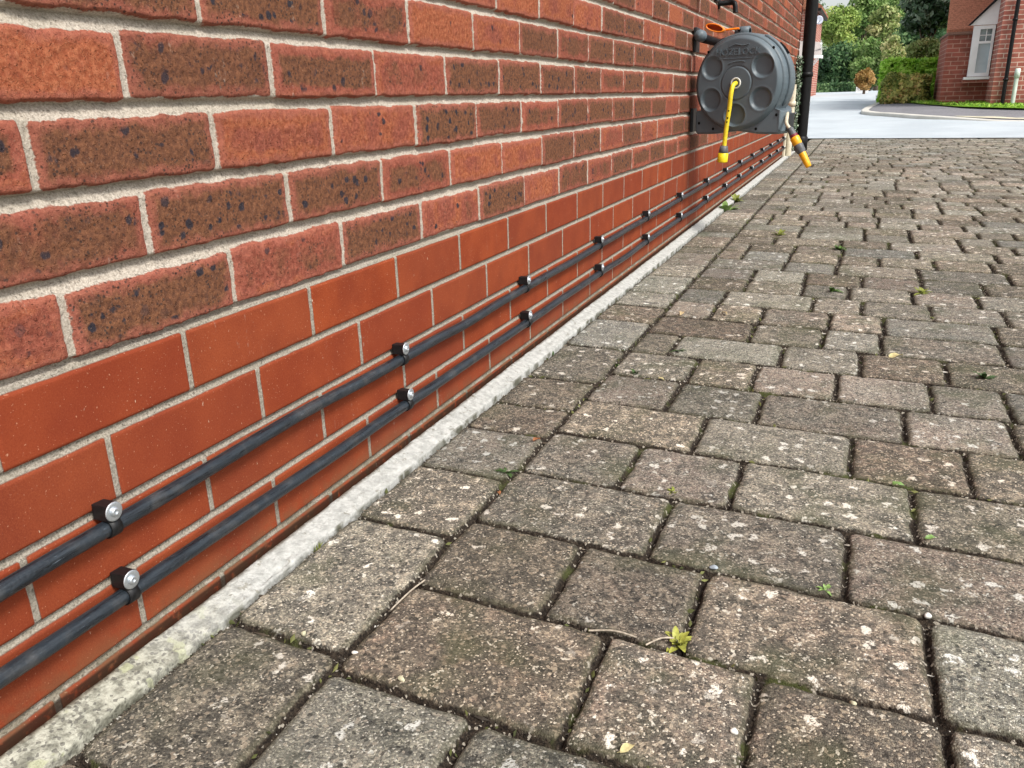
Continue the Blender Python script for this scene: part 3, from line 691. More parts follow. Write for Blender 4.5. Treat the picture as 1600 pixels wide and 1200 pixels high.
# tiled roof rising behind the coping
keep(MB().add([(1.86, 18.3, 1.25), (3.2, 18.3, 1.25), (3.2, 20.6, 2.9), (1.98, 20.6, 2.9), (1.86, 18.3, 1.31), (3.2, 18.3, 1.31), (3.2, 20.6, 2.97), (1.98, 20.6, 2.97)],
     [(0, 1, 2, 3), (4, 5, 6, 7), (0, 1, 5, 4), (1, 2, 6, 5), (2, 3, 7, 6), (3, 0, 4, 7)]).build('roof', simple('clay_roof', (.46, .19, .11), .8, .2, .2, 30)), fh)
wf = MB()
x0, x1, z0, z1, yw = 2.265, 2.605, .475, 1.325, 17.93
wf.box(((x0+x1)/2, yw, z1-.03), (x1-x0, .1, .06)).box(((x0+x1)/2, yw, z0+.03), (x1-x0, .1, .06))
wf.box((x0+.055, yw, (z0+z1)/2), (.11, .1, z1-z0-.122)).box((x1-.02, yw, (z0+z1)/2), (.04, .1, z1-z0-.122))
wf.box(((x0+x1)/2+.035, yw, 1.045), (x1-x0-.152, .09, .04))
fr_ = keep(wf.build('window', MWHITE), fh)
g = MB().box((2.48, yw+.012, .76), (.21, .02, .54)); g1 = g.build('pane', MGLASS); g1.parent = fr_
g = MB().box((2.48, yw+.014, 1.17), (.21, .02, .21)); g1 = g.build('pane', MGLASSD); g1.parent = fr_
g = MB().box((2.48, yw-.005, 1.17), (.012, .02, .21)).box((2.48, yw-.008, 1.165), (.196, .012, .012)); g1 = g.build('glazing_bar', MWHITE); g1.parent = fr_
keep(MB().box((2.42, yw-.03, z0-.03), (.42, .17, .045)).build('window_sill', MWHITE), fh)
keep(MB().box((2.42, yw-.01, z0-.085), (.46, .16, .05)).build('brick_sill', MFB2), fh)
keep(MB().prism([(2.20, 1.335), (2.64, 1.335), (2.64, 1.80)], 17.86, 17.92).build('gable', MWHITE), fh)
keep(MB().prism([(2.16, 1.335), (2.20, 1.335), (2.64, 1.80), (2.64, 1.86)], 17.80, 17.93).build('verge', MBLK), fh)
def downpipe(name, x, y, z0, z1, r, mat, label, root_lbl='pipe', clips=()):
    rt = tag(empty(name, (x, y, z0)), label, root_lbl)
    keep(MB().tube([(x, y, z0), (x, y, z1)], r, 16).build('pipe', mat), rt)
    for cz in clips:
        keep(MB().lathe([(r, -.02), (r+.006, -.02), (r+.006, .02), (r, .02)], (x, y, cz), (0, 0, 1), 16).box((x-(.0), y+.0+r, cz), (r*2.6, .02, .03)).build('bracket', mat), rt)
    return rt
downpipe('drainpipe', 2.80, 17.14, gz_-.02, 4, .032, MBLK, 'black drainpipe on the far brick house right of its window', 'drainpipe', (.4, 1.35))
MPGREEN = simple('pale_pipe_paint', (.62, .70, .62), .5, .4, .1, 5)
rt = downpipe('waste_pipe', 2.955, 17.13, gz_-.02, .42, .034, MPGREEN, 'short pale pipe standing against the far brick house', 'pipe')
keep(MB().lathe([(.036, .42), (.044, .42), (.044, .56), (.03, .575), (0, .575)], (2.955, 17.13, 0), (0, 0, 1), 16).build('cap', MPGREEN), rt)
rt = tag(empty('wooden_box', (3.2, 17.0, gz_)), 'low tan box beside the pale pipe at the right edge', 'box')
keep(MB().box((3.24, 17.0, gz_+.11), (.22, .2, .24), None, .01).build('body', simple('tan_box', (.42, .30, .18), .8, .2)), rt)
keep(MB().box((3.24, 17.0, gz_+.24), (.25, .23, .02), None, .004).build('lid', MBLK), rt)
# far house on the left with porch canopy and dish
lh = tag(empty('distant_house', (-2.2, 30, zg(30))), 'distant red brick house beyond the black drainpipe with white porch canopy', 'house')
keep(MB().box((-3.4, 32, 1.45), (4.44, 4, 2.6)).build('wall', MFB), lh)
keep(MB().prism([(-5.9, 2.76), (-1.0, 2.76), (-1.0, 2.84), (-3.4, 4.6), (-5.9, 4.6)], 29.75, 34.3).build('roof', MROOF), lh)
keep(MB().box((-1.06, 31.9, 2.72), (.10, 4.5, .08)).build('gutter', MBLK), lh)
keep(MB().add([(-1.6, 29.95, 1.85), (-.93, 29.95, 1.78), (-.88, 29.3, 1.36), (-1.6, 29.3, 1.36), (-1.6, 29.95, 1.36), (-.93, 29.95, 1.36)],
     [(0, 1, 2, 3), (0, 1, 5, 4), (1, 2, 5), (2, 3, 4, 5), (0, 3, 4)]).build('canopy_roof', simple('canopy_tile', (.40, .36, .34), .8, .2)), lh)
keep(MB().box((-1.24, 29.27, 1.33), (.74, .06, .09)).box((-.87, 29.6, 1.33), (.06, .6, .09)).box((-.90, 29.62, 1.57), (.05, .05, .5), Euler((.95, 0, 0))).build('canopy_trim', MWHITE), lh)
keep(MB().tube([(-.93, 29.4, 1.29), (-1.18, 29.9, 1.02)], .022, 6).tube([(-1.0, 29.4, 1.29), (-1.2, 29.9, 1.08)], .018, 6).build('canopy_brace', MWHITE), lh)
dsh = tag(empty('satellite_dish', (-1.16, 29.9, 2.42)), 'pale grey satellite dish on the distant brick house', 'satellite dish')
keep(MB().lathe([(0, .0), (.05, .004), (.09, .014), (.13, .032), (.131, .026), (.09, .004), (0, -.008)], (-1.06, 29.8, 2.42), (.3, -1, .15), 20).build('dish', simple('dish_grey', (.50, .52, .62), .5, .4)), dsh)
keep(MB().tube([(-1.20, 29.99, 2.36), (-1.06, 29.82, 2.41)], .012, 6).tube([(-1.06, 29.8, 2.34), (-1.0, 29.55, 2.40)], .008, 6).build('arm', MBLK), dsh)
# little pale picket fence by the orange bush
pf = tag(empty('picket_fence', (.4, 36, zg(36))), 'small pale picket fence panel under the round orange bush', 'fence')
mb = MB()
for i in range(9):
    h = .30 if i % 2 else .34
    mb.prism([(.16+i*.05, zg(36)), (.19+i*.05, zg(36)), (.19+i*.05, zg(36)+h-.03-.02*abs(i-4)), (.175+i*.05, zg(36)+h-.02*abs(i-4)), (.16+i*.05, zg(36)+h-.03-.02*abs(i-4))], 35.98, 36.0)
keep(mb.build('pickets', MWHITE), pf); keep(MB().box((.375, 36.012, zg(36)+.08), (.46, .02, .025)).box((.375, 36.012, zg(36)+.2), (.44, .02, .025)).build('rail', MWHITE), pf)

# ------------------------------------------------------------ pipes clipped along the wall
def pipe_material():
    m = Mat('scuffed_black_pipe', .38, .5)
    st = m.noise(1., 4, .65, vec=m.obj((260, 22, 260))); dust = m.noise(30, 4, .6)
    c = m.mix(m.step(st, .30, .62), (.007, .009, .012), (.019, .026, .034))
    c = m.mix(m.math('MULTIPLY', m.step(m.noise(1., 5, .75, vec=m.obj((500, 45, 500))), .62, .70), .7), c, (.13, .16, .19))
    c = m.mix(m.math('MULTIPLY', m.step(dust, .48, .72), .25), c, (.13, .12, .11))
    m.set('Base Color', c); m.set('Roughness', m.step(st, .2, .8, .22, .48)); m.bump(m.math('ADD', st, m.noise(300, 3)), .0006)
    return m.m
MPIPE = pipe_material()
MSTEEL = Mat('zinc_screw', .48, .5); MSTEEL.set('Metallic', .85); MSTEEL.set('Base Color', MSTEEL.mix(MSTEEL.noise(400, 3), (.42, .46, .50), (.70, .74, .77))); MSTEEL = MSTEEL.m
MCLIP = simple('black_clip_plastic', (.009, .009, .010), .5, .35, .3, 200)
RP = .0082
CLIPY = [.505, 1.078, 1.614, 2.168, 2.71, 3.262, 3.857, 4.42, 4.96, 5.52, 6.07, 6.63, 7.18, 7.68]
def wall_pipe(zc, seed, label):
    pts = []
    yy = np.concatenate([np.arange(-1.3, 4, .02), np.arange(4, 7.86, .05)])
    nearest = np.min(np.abs(yy[:, None]-np.array(CLIPY)[None, :]), axis=1)
    wob = sm(.03, .25, nearest)
    dz = wob*fbm(yy*3.1, yy*0, seed, 2)*.0045; dx = wob*(fbm(yy*2.7, yy*0+5, seed+3, 2)*.0035+.001)
    for y, a, b in zip(yy, dz, dx): pts.append((.0130+b, y, zc+a))
    seg = 24; rg = [RP*(1+.018*float(fbm(np.array([p[1]*45]), np.array([seed*1.]), 7, 2)[0])) for p in pts]
    o = MB().tube(pts, rg, seg).build('wall_pipe', MPIPE); return tag(o, label, 'pipe')
Z1, Z2 = -.0865, -.1645
wall_pipe(Z1, 11, 'upper of two black scuffed pipes running low along the brick wall')
wall_pipe(Z2, 23, 'lower of two black scuffed pipes just above the concrete strip')
def make_clip():
    root = empty('pipe_clip', (0, 0, 0))
    # origin = pipe centre at wall side; block above the pipe, saddle round the pipe
    w_ = .0125
    out = []
    for a in np.linspace(-100, 100, 22):           # saddle outside (away from wall = +x)
        out.append(((RP+.0022)*math.cos(math.radians(a))+.0130, (RP+.0022)*math.sin(math.radians(a))))
    inner = [((RP+.0003)*math.cos(math.radians(a))+.0130, (RP+.0003)*math.sin(math.radians(a))) for a in np.linspace(100, -100, 22)]
    mb = MB(); n = len(out); ol = out+inner
    vs = [(x, -w_/2, z) for x, z in ol]+[(x, w_/2, z) for x, z in ol]; N = 2*n
    fs = [[i, i+1, N+i+1, N+i] for i in range(N-1)]+[[N-1, 0, N, 2*N-1]]
    for i in range(n-1): fs += [[i, N-1-i, N-2-i, i+1], [N+i, N+i+1, 2*N-2-i, 2*N-1-i]]
    mb.add(vs, fs, True)
    mb.build('strap', MCLIP, root)
    MB().box((.0108, 0, .0165), (.0205, .0150, .0165), None, .0012).build('block', MCLIP, root)
    wa = MB().lathe([(0, .0212), (.0090, .0212), (.0098, .0217), (.0098, .0224), (.0091, .0229), (.0056, .0224), (0, .0224)], (0, -.001, .0180), (1, 0, 0), 28).build('washer', MSTEEL, root)
    sc = MB().lathe([(.0048, .0223), (.0045, .0242), (.0036, .0254), (.0020, .0258), (.0016, .0246), (0, .0244)], (0, -.001, .0180), (1, 0, 0), 18)
    sc.build('screw_head', MSTEEL, root)
    return root
def copy_tree(o, parent=None):
    c = o.copy(); COL.objects.link(c)
    if parent: c.parent = parent; c.matrix_parent_inverse = o.matrix_parent_inverse.copy()
    for ch in [x for x in bpy.data.objects if x.parent == o]: copy_tree(ch, c)
    return c
ORD = ['nearest', 'second', 'third', 'fourth', 'fifth', 'sixth', 'seventh', 'eighth', 'ninth', 'tenth', 'eleventh', 'twelfth', 'thirteenth', 'farthest']
proto = make_clip(); rc_ = random.Random(4)
for row, (zz, nm) in enumerate(((Z1, 'upper'), (Z2, 'lower'))):
    for i, y in enumerate(CLIPY):
        o = proto if (row == 0 and i == 0) else copy_tree(proto)
        o.location = (rc_.uniform(-.0004, .0004), y+(.004 if row else 0), zz); o.rotation_euler = (rc_.uniform(-.07, .07), 0, 0)
        place = 'nearest the viewer' if i == 0 else 'at the far end' if i == 13 else f'{ORD[i]} from the near end'
        tag(o, f'black clip with bright screw washer on the {nm} pipe, {place}', 'pipe clip', f'clips holding the {nm} pipe')

# ------------------------------------------------------------ cream pipe and black drainpipe at the wall end
MCREAMP = simple('cream_plastic', (.62, .56, .42), .5, .35, .15, 12)
rt = tag(empty('service_pipe', (.035, 7.95, -.237)), 'upright cream plastic pipe on the concrete strip behind the hose reel', 'pipe')
keep(MB().tube([(.035, 7.95, -.24), (.035, 7.95, .36)], .028, 18).build('pipe', MCREAMP), rt)
keep(MB().box((.008, 7.86, -.10), (.016, .12, .28), None, .002).build('cover_plate', MCREAMP), rt)
keep(MB().lathe([(.030, -.02), (.034, -.02), (.034, .02), (.030, .02)], (.035, 7.95, .2), (0, 0, 1), 18).build('collar', MCREAMP), rt)
bp = tag(empty('drainpipe', (.085, 8.72, -.25)), 'tall black drainpipe at the far corner of the near brick wall', 'drainpipe')
keep(MB().tube([(.085, 8.72, -.245), (.085, 8.72, 5.0)], .055, 24).build('pipe', MBLK), bp)
keep(MB().lathe([(.055, -.24), (.064, -.24), (.064, -.12), (.055, -.11)], (.085, 8.72, .0), (0, 0, 1), 24).build('shoe_collar', MBLK), bp)
for zc in (.45, 1.9): keep(MB().lathe([(.055, -.02), (.062, -.02), (.062, .02), (.055, .02)], (.085, 8.72, zc), (0, 0, 1), 24).box((.02, 8.72, zc), (.04, .18, .035)).build('bracket', MBLK), bp)
# climbing plant in the corner by the drainpipe
iv = tag(empty('climbing_plant', (.07, 8.55, -.25)), 'dark small leaved climber growing beside the black corner drainpipe', 'plant')
n = 1500; q = np.stack([TR.normal(.02, .014, n), TR.normal(8.58, .035, n), TR.uniform(-.22, .62, n)], -1); q[:, 0] = np.abs(q[:, 0])+.004
q[:, 2] = np.minimum(q[:, 2], .62-.5*TR.random(n)**3)
leaves('foliage', q, np.tile([1., -.5, .3], (n, 1)),   .016, G_DARK, iv, TR, .8)
keep(MB().tube(catmull([(.03, 8.55, -.25), (.02, 8.52, 0), (.03, 8.58, .3), (.02, 8.54, .6)], 5), .004, 6).build('stem', MBARK), iv)

# ------------------------------------------------------------ hose reel
def reel_plastic():
    m = Mat('slate_grey_plastic', .42, .45); n = m.noise(7, 3); d = m.noise(120, 3)
    c = m.mix(m.step(n, .3, .7), (.085, .112, .130), (.112, .145, .165)); c = m.mix(m.math('MULTIPLY', m.step(m.noise(24, 4, .65), .52, .72), .22), c, (.16, .165, .16))
    m.set('Base Color', c); m.set('Roughness', m.step(n, .3, .7, .36, .5)); m.bump(d, .0002); return m.m
MREEL = reel_plastic()
MREELD = simple('dark_reel_plastic', (.018, .021, .024), .45, .4, .2, 60)
MYEL = simple('yellow_hose', (.78, .62, .03), .45, .45, .10, 60)
MYEL2 = simple('yellow_connector', (.86, .66, .015), .38, .5, .06, 60)
MORA = simple('orange_plastic', (.90, .42, .01), .38, .5, .08, 60)
MORANGE = simple('bright_orange_loop', (.92, .24, .01), .38, .5, .08, 60)
MGREYC = simple('grey_connector', (.11, .115, .12), .5, .4, .15, 80)
MRING = simple('pale_ring', (.70, .70, .66), .4, .5, .08, 60)
MDARK = simple('dark_opening', (.006, .006, .006), .8, .1)
REEL_T = math.radians(-15); RS = .93            # swung out from the wall: right edge nearer the viewer
reel = tag(empty('hose_reel', (.207, 3.45, .148), REEL_T), 'dark grey wall mounted garden hose reel with round dimpled face', 'hose reel')
# local frame: x right, y away (thickness), z up, origin at the bottom middle
def rp(mb, name, mat, parent=reel, bev=0.): return mb.build(name, mat, parent, bev)
reel.scale = (RS, RS, RS)
CZ, RR = .200, .184     # disc centre height and drum radius
def shell(hw, r, top, foot, n=40):
    pts = [(-hw, foot), (-hw+.008, 0)]
    for t in np.linspace(-1, 1, 13)[1:-1]: pts.append((t*(hw-.012), .012*max(0, 1-abs(t)*1.9)**.8))
    pts += [(hw-.008, 0), (hw, foot)]
    a0 = math.radians(-33)
    pts.append((hw, CZ-.11))
    for a in np.linspace(a0, PI-a0, n): pts.append((r*math.cos(a), CZ+r*math.sin(a)))
    pts.append((-hw, CZ-.11))
    return pts
HW = .187
def body_loop(s, d):       # outline scaled about the centre
    return [(x*s, CZ+(z-CZ)*s, d) for x, z in shell(HW, .192, 0, .012)]
loops = [body_loop(.955, -.060), body_loop(.985, -.057), body_loop(1., -.046), body_loop(1., .050), body_loop(.985, .056), body_loop(.965, .075), body_loop(.90, .100), body_loop(.80, .110)]
n = len(loops[0]); vs = [(x, d, z) for lp in loops for x, z, d in lp]; fs = []
for i in range(len(loops)-1):
    for k in range(n): fs.append([i*n+k, i*n+(k+1) % n, (i+1)*n+(k+1) % n, (i+1)*n+k])
fs.append(list(range(n))); fs.append([(len(loops)-1)*n+k for k in range(n)][::-1])
rp(MB().add(vs, fs), 'casing', MREEL, reel, .004)
# front drum face with five pressed dimples
NR, NT = 90, 200
rr_ = np.concatenate([np.linspace(.001, .168, NR-22), np.linspace(.170, RR, 22)]); th = np.linspace(0, 2*PI, NT, endpoint=False)
Rg, Tg = np.meshgrid(rr_, th, indexing='ij'); Xd = Rg*np.cos(Tg); Zd = Rg*np.sin(Tg)
dep = .030-.004*(Rg/RR)**2
dep = np.where(Rg > .166, dep-.030*np.clip((Rg-.166)/(RR-.166), 0, 1)**2.0, dep)
for a in (-90, -30, 30, 150, 210):
    dx = Xd-.124*math.cos(math.radians(a)); dz2 = Zd-.124*math.sin(math.radians(a)); dd = np.sqrt(dx*dx+dz2*dz2)
    dep = dep-.012*sm(.046, .033, dd)+.0015*np.exp(-((dd-.0465)/.003)**2)
dep = dep-.0035*np.exp(-((Rg-.0655)/.0022)**2)
dep = dep+.0020*sm(.0655, .062, Rg)
cof = np.stack([Xd, -.058-dep, CZ+Zd], -1).reshape(-1, 3)
i = np.arange(NR-1)[:, None]*NT+np.arange(NT)[None, :]; j = np.arange(NR-1)[:, None]*NT+(np.arange(NT)[None, :]+1) % NT
ff = np.stack([i, i+NT, j+NT, j], -1).reshape(-1, 4)
fc = np_mesh('front_face', cof, ff, [MREEL], reel)
# moulded lettering and flourish
def text_mesh(body, size, depth, loc, name, mat, parent, sx=1.):
    cu = bpy.data.curves.new('lettering', 'FONT'); cu.body = body; cu.size = size; cu.extrude = depth; cu.align_x = 'CENTER'; cu.align_y = 'CENTER'; cu.offset = .0006
    t = bpy.data.objects.new('tmp', cu); COL.objects.link(t); bpy.context.view_layer.update()
    me = bpy.data.meshes.new_from_object(t.evaluated_get(bpy.context.evaluated_depsgraph_get())); bpy.data.objects.remove(t); bpy.data.curves.remove(cu)
    me.transform(Matrix.Rotation(PI/2, 4, 'X') @ Matrix.Diagonal((sx, 1, 1, 1)))
    me.materials.clear(); me.materials.append(mat)
    o = bpy.data.objects.new(name, me); COL.objects.link(o); o.parent = parent; o.location = loc; return o
text_mesh('HOZELOCK', .036, .0016, (.0, -.0888, CZ+.118), 'lettering', MREEL, fc, .98)
mb = MB().tube([(-.085, -.0865, CZ+.094), (0, -.0885, CZ+.094), (.085, -.0865, CZ+.094)], .0014, 6)
ap = catmull([(-.035, -.088, CZ+.075), (-.01, -.0882, CZ+.082), (.02, -.0882, CZ+.083), (.033, -.088, CZ+.080)], 6); mb.tube(ap, .0022, 6)
ap = catmull([(-.038, -.0875, CZ+.138), (-.01, -.0878, CZ+.147), (.02, -.0878, CZ+.142), (.045, -.087, CZ+.146)], 6); mb.tube(ap, .0022, 6)
mb.build('moulded_line', MREEL, fc)
rp(MB().lathe([(.016, .0885), (.0215, .0885), (.0225, .0905), (.0205, .0935), (.0165, .0925), (.0155, .0885)], (0, 0, CZ), (0, -1, 0), 32), 'hose_ring', MRING)
rp(MB().lathe([(0, .0898), (.0158, .0898), (.0158, .088)], (0, 0, CZ), (0, -1, 0), 24), 'hose_opening', MDARK)
# screw holes round the casing
for k_, (sx_, sz_) in enumerate(((-.172, .045), (.172, .075), (-.105, .022), (.088, .022), (.140, CZ+.128), (-.143, CZ+.125))):
    y_ = -.0605
    rp(MB().lathe([(0, .0), (.0045, .0), (.0058, -.001)], (sx_*.97, y_-.0006, sz_), (0, -1, 0), 12), 'screw_hole', MDARK)
# handle ridge on the right shoulder and slot
hr = [(.192*math.cos(a)*1.012, -.012, CZ+.192*math.sin(a)*1.012) for a in np.linspace(math.radians(-28), math.radians(66), 26)]
rp(MB().tube(hr, [.004]+[.009]*24+[.004], 8), 'rim_ridge', MREEL)
hr = [(.192*math.cos(a)*1.02, .030, CZ+.190*math.sin(a)*1.0) for a in np.linspace(math.radians(34), math.radians(50), 10)]
rp(MB().tube(hr, .008, 8), 'slot', MDARK)
rp(MB().box((.186, .035, .045), (.02, .07, .07), None, .004), 'hose_guide', MREELD)
# top lug where the reel hangs
rp(MB().lathe([(.012, -.03), (.020, -.028), (.020, .028), (.012, .03)], (-.020, .0, CZ+.198), (1, 0, 0), 20), 'top_lug', MREEL)
rp(MB().lathe([(0, .0), (.0065, .0)], (-.028, -.0205, CZ+.203), (0, -1, 0), 14), 'lug_hole', MDARK)
# wall bracket
br = tag(empty('reel_bracket', (.0, 3.5, .5)), 'dark grey wall bracket with round knob above the hose reel', 'bracket')
for z_ in (.50, .20): keep(MB().box((.006, 3.51, z_), (.012, .075, .09), None, .003).build('wall_plate', MREELD), br)
keep(MB().lathe([(0, -.024), (.017, -.022), (.022, -.01), (.022, .012), (.016, .026), (0, .029)], (.028, 3.47, .512), (-.2, -1, .1), 20).build('knob', MREEL), br)
keep(MB().tube([(.03, 3.50, .505), (.10, 3.47, .482), (.17, 3.44, .500)], [.017, .014, .012], 12).build('arm', MREELD), br)
# orange loop hooked over the bracket
ol = tag(empty('hose_guide_loop', (.105, 3.38, .528)), 'flat bright orange plastic loop lying on the reel bracket', 'loop')
v = []; f = []
for i_ in range(40):
    a = 2*PI*i_/40; c_, s_ = math.cos(a), math.sin(a); zc_ = .530-.008*c_
    for k_, (sx_, yy_) in enumerate(((1., 3.345), (1., 3.405), (.88, 3.405), (.88, 3.345))):
        v.append((.100+.034*c_*sx_, yy_, zc_+(.0140 if sx_ == 1. else .0105)*s_))
for i_ in range(40):
    j_ = (i_+1) % 40
    for k in range(4): f.append((4*i_+k, 4*i_+(k+1) % 4, 4*j_+(k+1) % 4, 4*j_+k))
keep(MB().add(v, f, True).build('loop', MORANGE), ol)
keep(MB().add([(.100+.031*math.cos(2*PI*q/24), 3.402, .530-.0070*math.cos(2*PI*q/24)+.0108*math.sin(2*PI*q/24)) for q in range(24)], [list(range(24))]).build('back_plate', MORANGE), ol)
keep(MB().tube([(.137, 3.385, .523), (.185, 3.38, .525)], .004, 8).build('tab', MORANGE), ol)
# lead hose from the hub
def to_world(p):
    c, s = math.cos(REEL_T), math.sin(REEL_T); return Vector((reel.location.x+RS*(p[0]*c-p[1]*s), reel.location.y+RS*(p[0]*s+p[1]*c), reel.location.z+RS*p[2]))
hs_pts = [to_world(p) for p in [(0, -.086, CZ), (-.001, -.112, CZ-.008), (-.004, -.122, CZ-.040), (-.010, -.116, CZ-.095), (-.018, -.112, CZ-.150), (-.024, -.110, CZ-.210), (-.028, -.109, CZ-.262)]]
h1 = tag(empty('lead_hose', hs_pts[0]), 'short yellow hose hanging from the middle of the reel face', 'hose')
keep(MB().tube(catmull(hs_pts, 10), .0086, 18).build('tube', MYEL), h1)
d_ = (hs_pts[-1]-hs_pts[-2]).normalized(); e_ = hs_pts[-1]
for q_, (t_, ln) in enumerate(((.52, .008), (.60, .010), (.665, .008))):    # printed marks
    cc = catmull(hs_pts, 10); i0 = int(t_*(len(cc)-1)); a_, b_ = cc[i0], cc[i0+1]; dd_ = (b_-a_).normalized()
    side = dd_.cross(Vector((1, 0, 0))).normalized()
    if side.y > 0: side = -side
    pts_ = [a_+side*.0062+dd_*u2 for u2 in (0, ln*.35, ln)]
    keep(MB().tube(pts_, [.0018, .0040, .0022], 8).build('printed_mark', MDARK), h1)
cn = keep(MB().lathe([(.0085, -.018), (.0145, -.016), (.0170, -.002), (.0175, .008), (.015, .010), (0, .010)], e_, d_, 20).build('collar', MGREYC), h1)
keep(MB().lathe([(.0165, .009), (.0195, .011), (.0202, .040), (.0190, .044), (.0150, .044), (.0140, .034), (0, .034)], e_, d_, 24).build('connector', MYEL2), h1)
# hose end hanging at the right
p0 = to_world((.196, .02, .062)); q0 = to_world((.222, -.01, .040)); q1 = Vector((.410, 3.345, .118))
e2 = Vector((.397, 3.335, .168)); d2 = Vector((.073, -.02, -.125)).normalized()
h2 = tag(empty('hose_end', p0), 'orange and grey nozzle on the cream hose end right of the reel', 'hose nozzle')
keep(MB().tube(catmull([to_world((.170, .03, .075)), to_world((.186, .01, .078)), e2-d2*.022+Vector((-.004, 0, .002)), e2], 8), [.0065]*25, 14, True).build('tube', MCREAMP), h2)
keep(MB().lathe([(.007, -.006), (.011, 0), (.0125, .012), (.0135, .020), (.0135, .024)], e2, d2, 20).build('sleeve', MGREYC), h2)
keep(MB().lathe([(.0140, .024), (.0150, .028), (.0150, .034), (.0135, .036)], e2, d2, 20).build('seal', simple('maroon_seal', (.18, .02, .03), .5, .4)), h2)
keep(MB().lathe([(.0150, .034), (.0172, .037), (.0172, .062), (.0150, .066)], e2, d2, 24).build('connector', MORA), h2)
keep(MB().lathe([(.0150, .064), (.0175, .068), (.0168, .092), (.0130, .100)], e2, d2, 24).build('grip', MGREYC), h2)
keep(MB().lathe([(.0125, .096), (.0135, .100), (.0120, .140), (.0105, .156), (.0085, .158), (0, .154)], e2, d2, 24).build('nozzle', MORA), h2)
# black tap fittings at the top of the view
for nm, y_, lb in (('garden_tap', 3.52, 'black garden tap on the brick wall above the reel, nearer of the two fittings'), ('garden_tap', 4.02, 'black garden tap on the brick wall above the reel, farther of the two fittings')):
    tp = tag(empty(nm, (0, y_, .70)), lb, 'tap', 'taps above the hose reel')
    keep(MB().lathe([(0, .001), (.024, .001), (.024, .006), (.012, .008), (.011, .06), (.014, .066), (0, .068)], (0, y_, .675), (1, 0, 0), 18).build('body', MBLK), tp)
    keep(MB().tube(catmull([(.055, y_, .675), (.072, y_-.01, .668), (.078, y_-.015, .632)], 5), [.011]*10+[.012], 12).build('spout', MBLK), tp)
    keep(MB().tube([(.05, y_, .68), (.05, y_, .715)], .006, 8).tube([(.05, y_-.028, .716), (.05, y_+.028, .716)], .0075, 8).build('handle', MBLK), tp)

# ------------------------------------------------------------ small things on the paving
rg = np.random.default_rng(12)
def gh(x, y): return float(paving_fields(np.array([[x]]), np.array([[y]]))[0][0, 0])
def pebble(x, y, r, col, label, group=None):
    mb = MB(); vs = []; fs = []; nu, nv = 10, 14; e = rg.uniform(.7, 1.25, 3)
    for i in range(nu+1):
        for j in range(nv):
            a = PI*i/nu; b = 2*PI*j/nv; k = 1+.12*math.sin(3*b+e[0]*9)*math.sin(a)+.08*math.cos(2*a+e[1]*7)
            vs.append((r*e[0]*k*math.sin(a)*math.cos(b), r*e[1]*k*math.sin(a)*math.sin(b), r*.62*e[2]*k*math.cos(a)))
    for i in range(nu):
        for j in range(nv): fs.append((i*nv+j, i*nv+(j+1) % nv, (i+1)*nv+(j+1) % nv, (i+1)*nv+j))
    o = mb.add(vs, fs, True).build('pebble', col); o.location = (x, y, gh(x, y)+r*.45); o.rotation_euler = (rg.uniform(-.3, .3), rg.uniform(-.3, .3), rg.uniform(0, 6))
    return tag(o, label, 'pebble', group)
MPW = simple('white_pebble', (.72, .70, .64), .5, .4, .12, 150); MPB = simple('bluish_pebble', (.36, .42, .47), .4, .45, .2, 120); MPC = simple('cream_pebble', (.52, .49, .33), .6, .3, .15, 150)
for x, y, r, mt, lb in [(.538, .898, .0045, MPB, 'bluish grey pebble in the joint left of the white pebble'), (.622, .885, .0046, MPW, 'white pebble in the joint, middle of the right side pebbles'),
    (.773, .877, .0052, MPW, 'oval white pebble where three paving blocks meet at right'), (.145, .607, .0038, MPC, 'cream pebble in the joint of the border blocks nearest the wall'),
    (.282, .58, .0035, MPC, 'yellowish pebble in the joint at the bottom centre'), (.601, .625, .0036, MPW, 'tiny white pebble in the joint right of the yellow tuft'),
    (.213, .602, .0028, MPW, 'small white pebble in the corner of the border joint'), (.700, .705, .0030, MPC, 'small cream pebble in the joint below the oval white pebble')]:
    pebble(x, y, r, mt, lb)
# fallen leaves
def curl_leaf(name, x, y, s, rz, mat, label, cat='leaf', tilt=.2):
    vs = []; fs = []; nu, nv = 12, 7
    for i in range(nu+1):
        t = i/nu; wd = math.sin(PI*min(1, t*.96+.02))**.8*(1-.25*t)
        for j in range(nv):
            u2 = (j/(nv-1)-.5); vs.append((s*(t-.5), s*.52*wd*u2, s*(.20*abs(u2)*wd+.12*math.sin(t*3+u2*2)+.02*math.sin(t*14))))
    for i in range(nu):
        for j in range(nv-1): fs.append((i*nv+j, i*nv+j+1, (i+1)*nv+j+1, (i+1)*nv+j))
    mb = MB().add(vs, fs, True); mb.tube([(-s*.5, 0, 0), (-s*.72, 0, s*.05)], s*.012, 5)
    o = mb.build(name, mat); o.location = (x, y, gh(x, y)+.003); o.rotation_euler = (rg.uniform(-tilt, tilt), rg.uniform(-tilt, tilt), rz)
    return tag(o, label, cat)
ML_G = simple('fresh_green_leaf', (.20, .34, .10), .5, .35, .15, 200); ML_O = simple('rusty_leaf', (.34, .14, .06), .7, .25, .25, 200); ML_T = simple('tan_leaf', (.48, .36, .20), .7, .2, .2, 200); ML_C = simple('cream_leaf', (.55, .48, .24), .7, .2, .15, 200); ML_Y = simple('yellow_weed_leaf', (.34, .35, .07), .5, .3, .2, 200)
curl_leaf('fallen_leaf', .754, 1.207, .022, 2.6, ML_G, 'fresh green leaf on the blocks at middle right')
curl_leaf('fallen_leaf', .787, 1.057, .015, .3, ML_G, 'smaller green leaf just below the fresh green leaf')
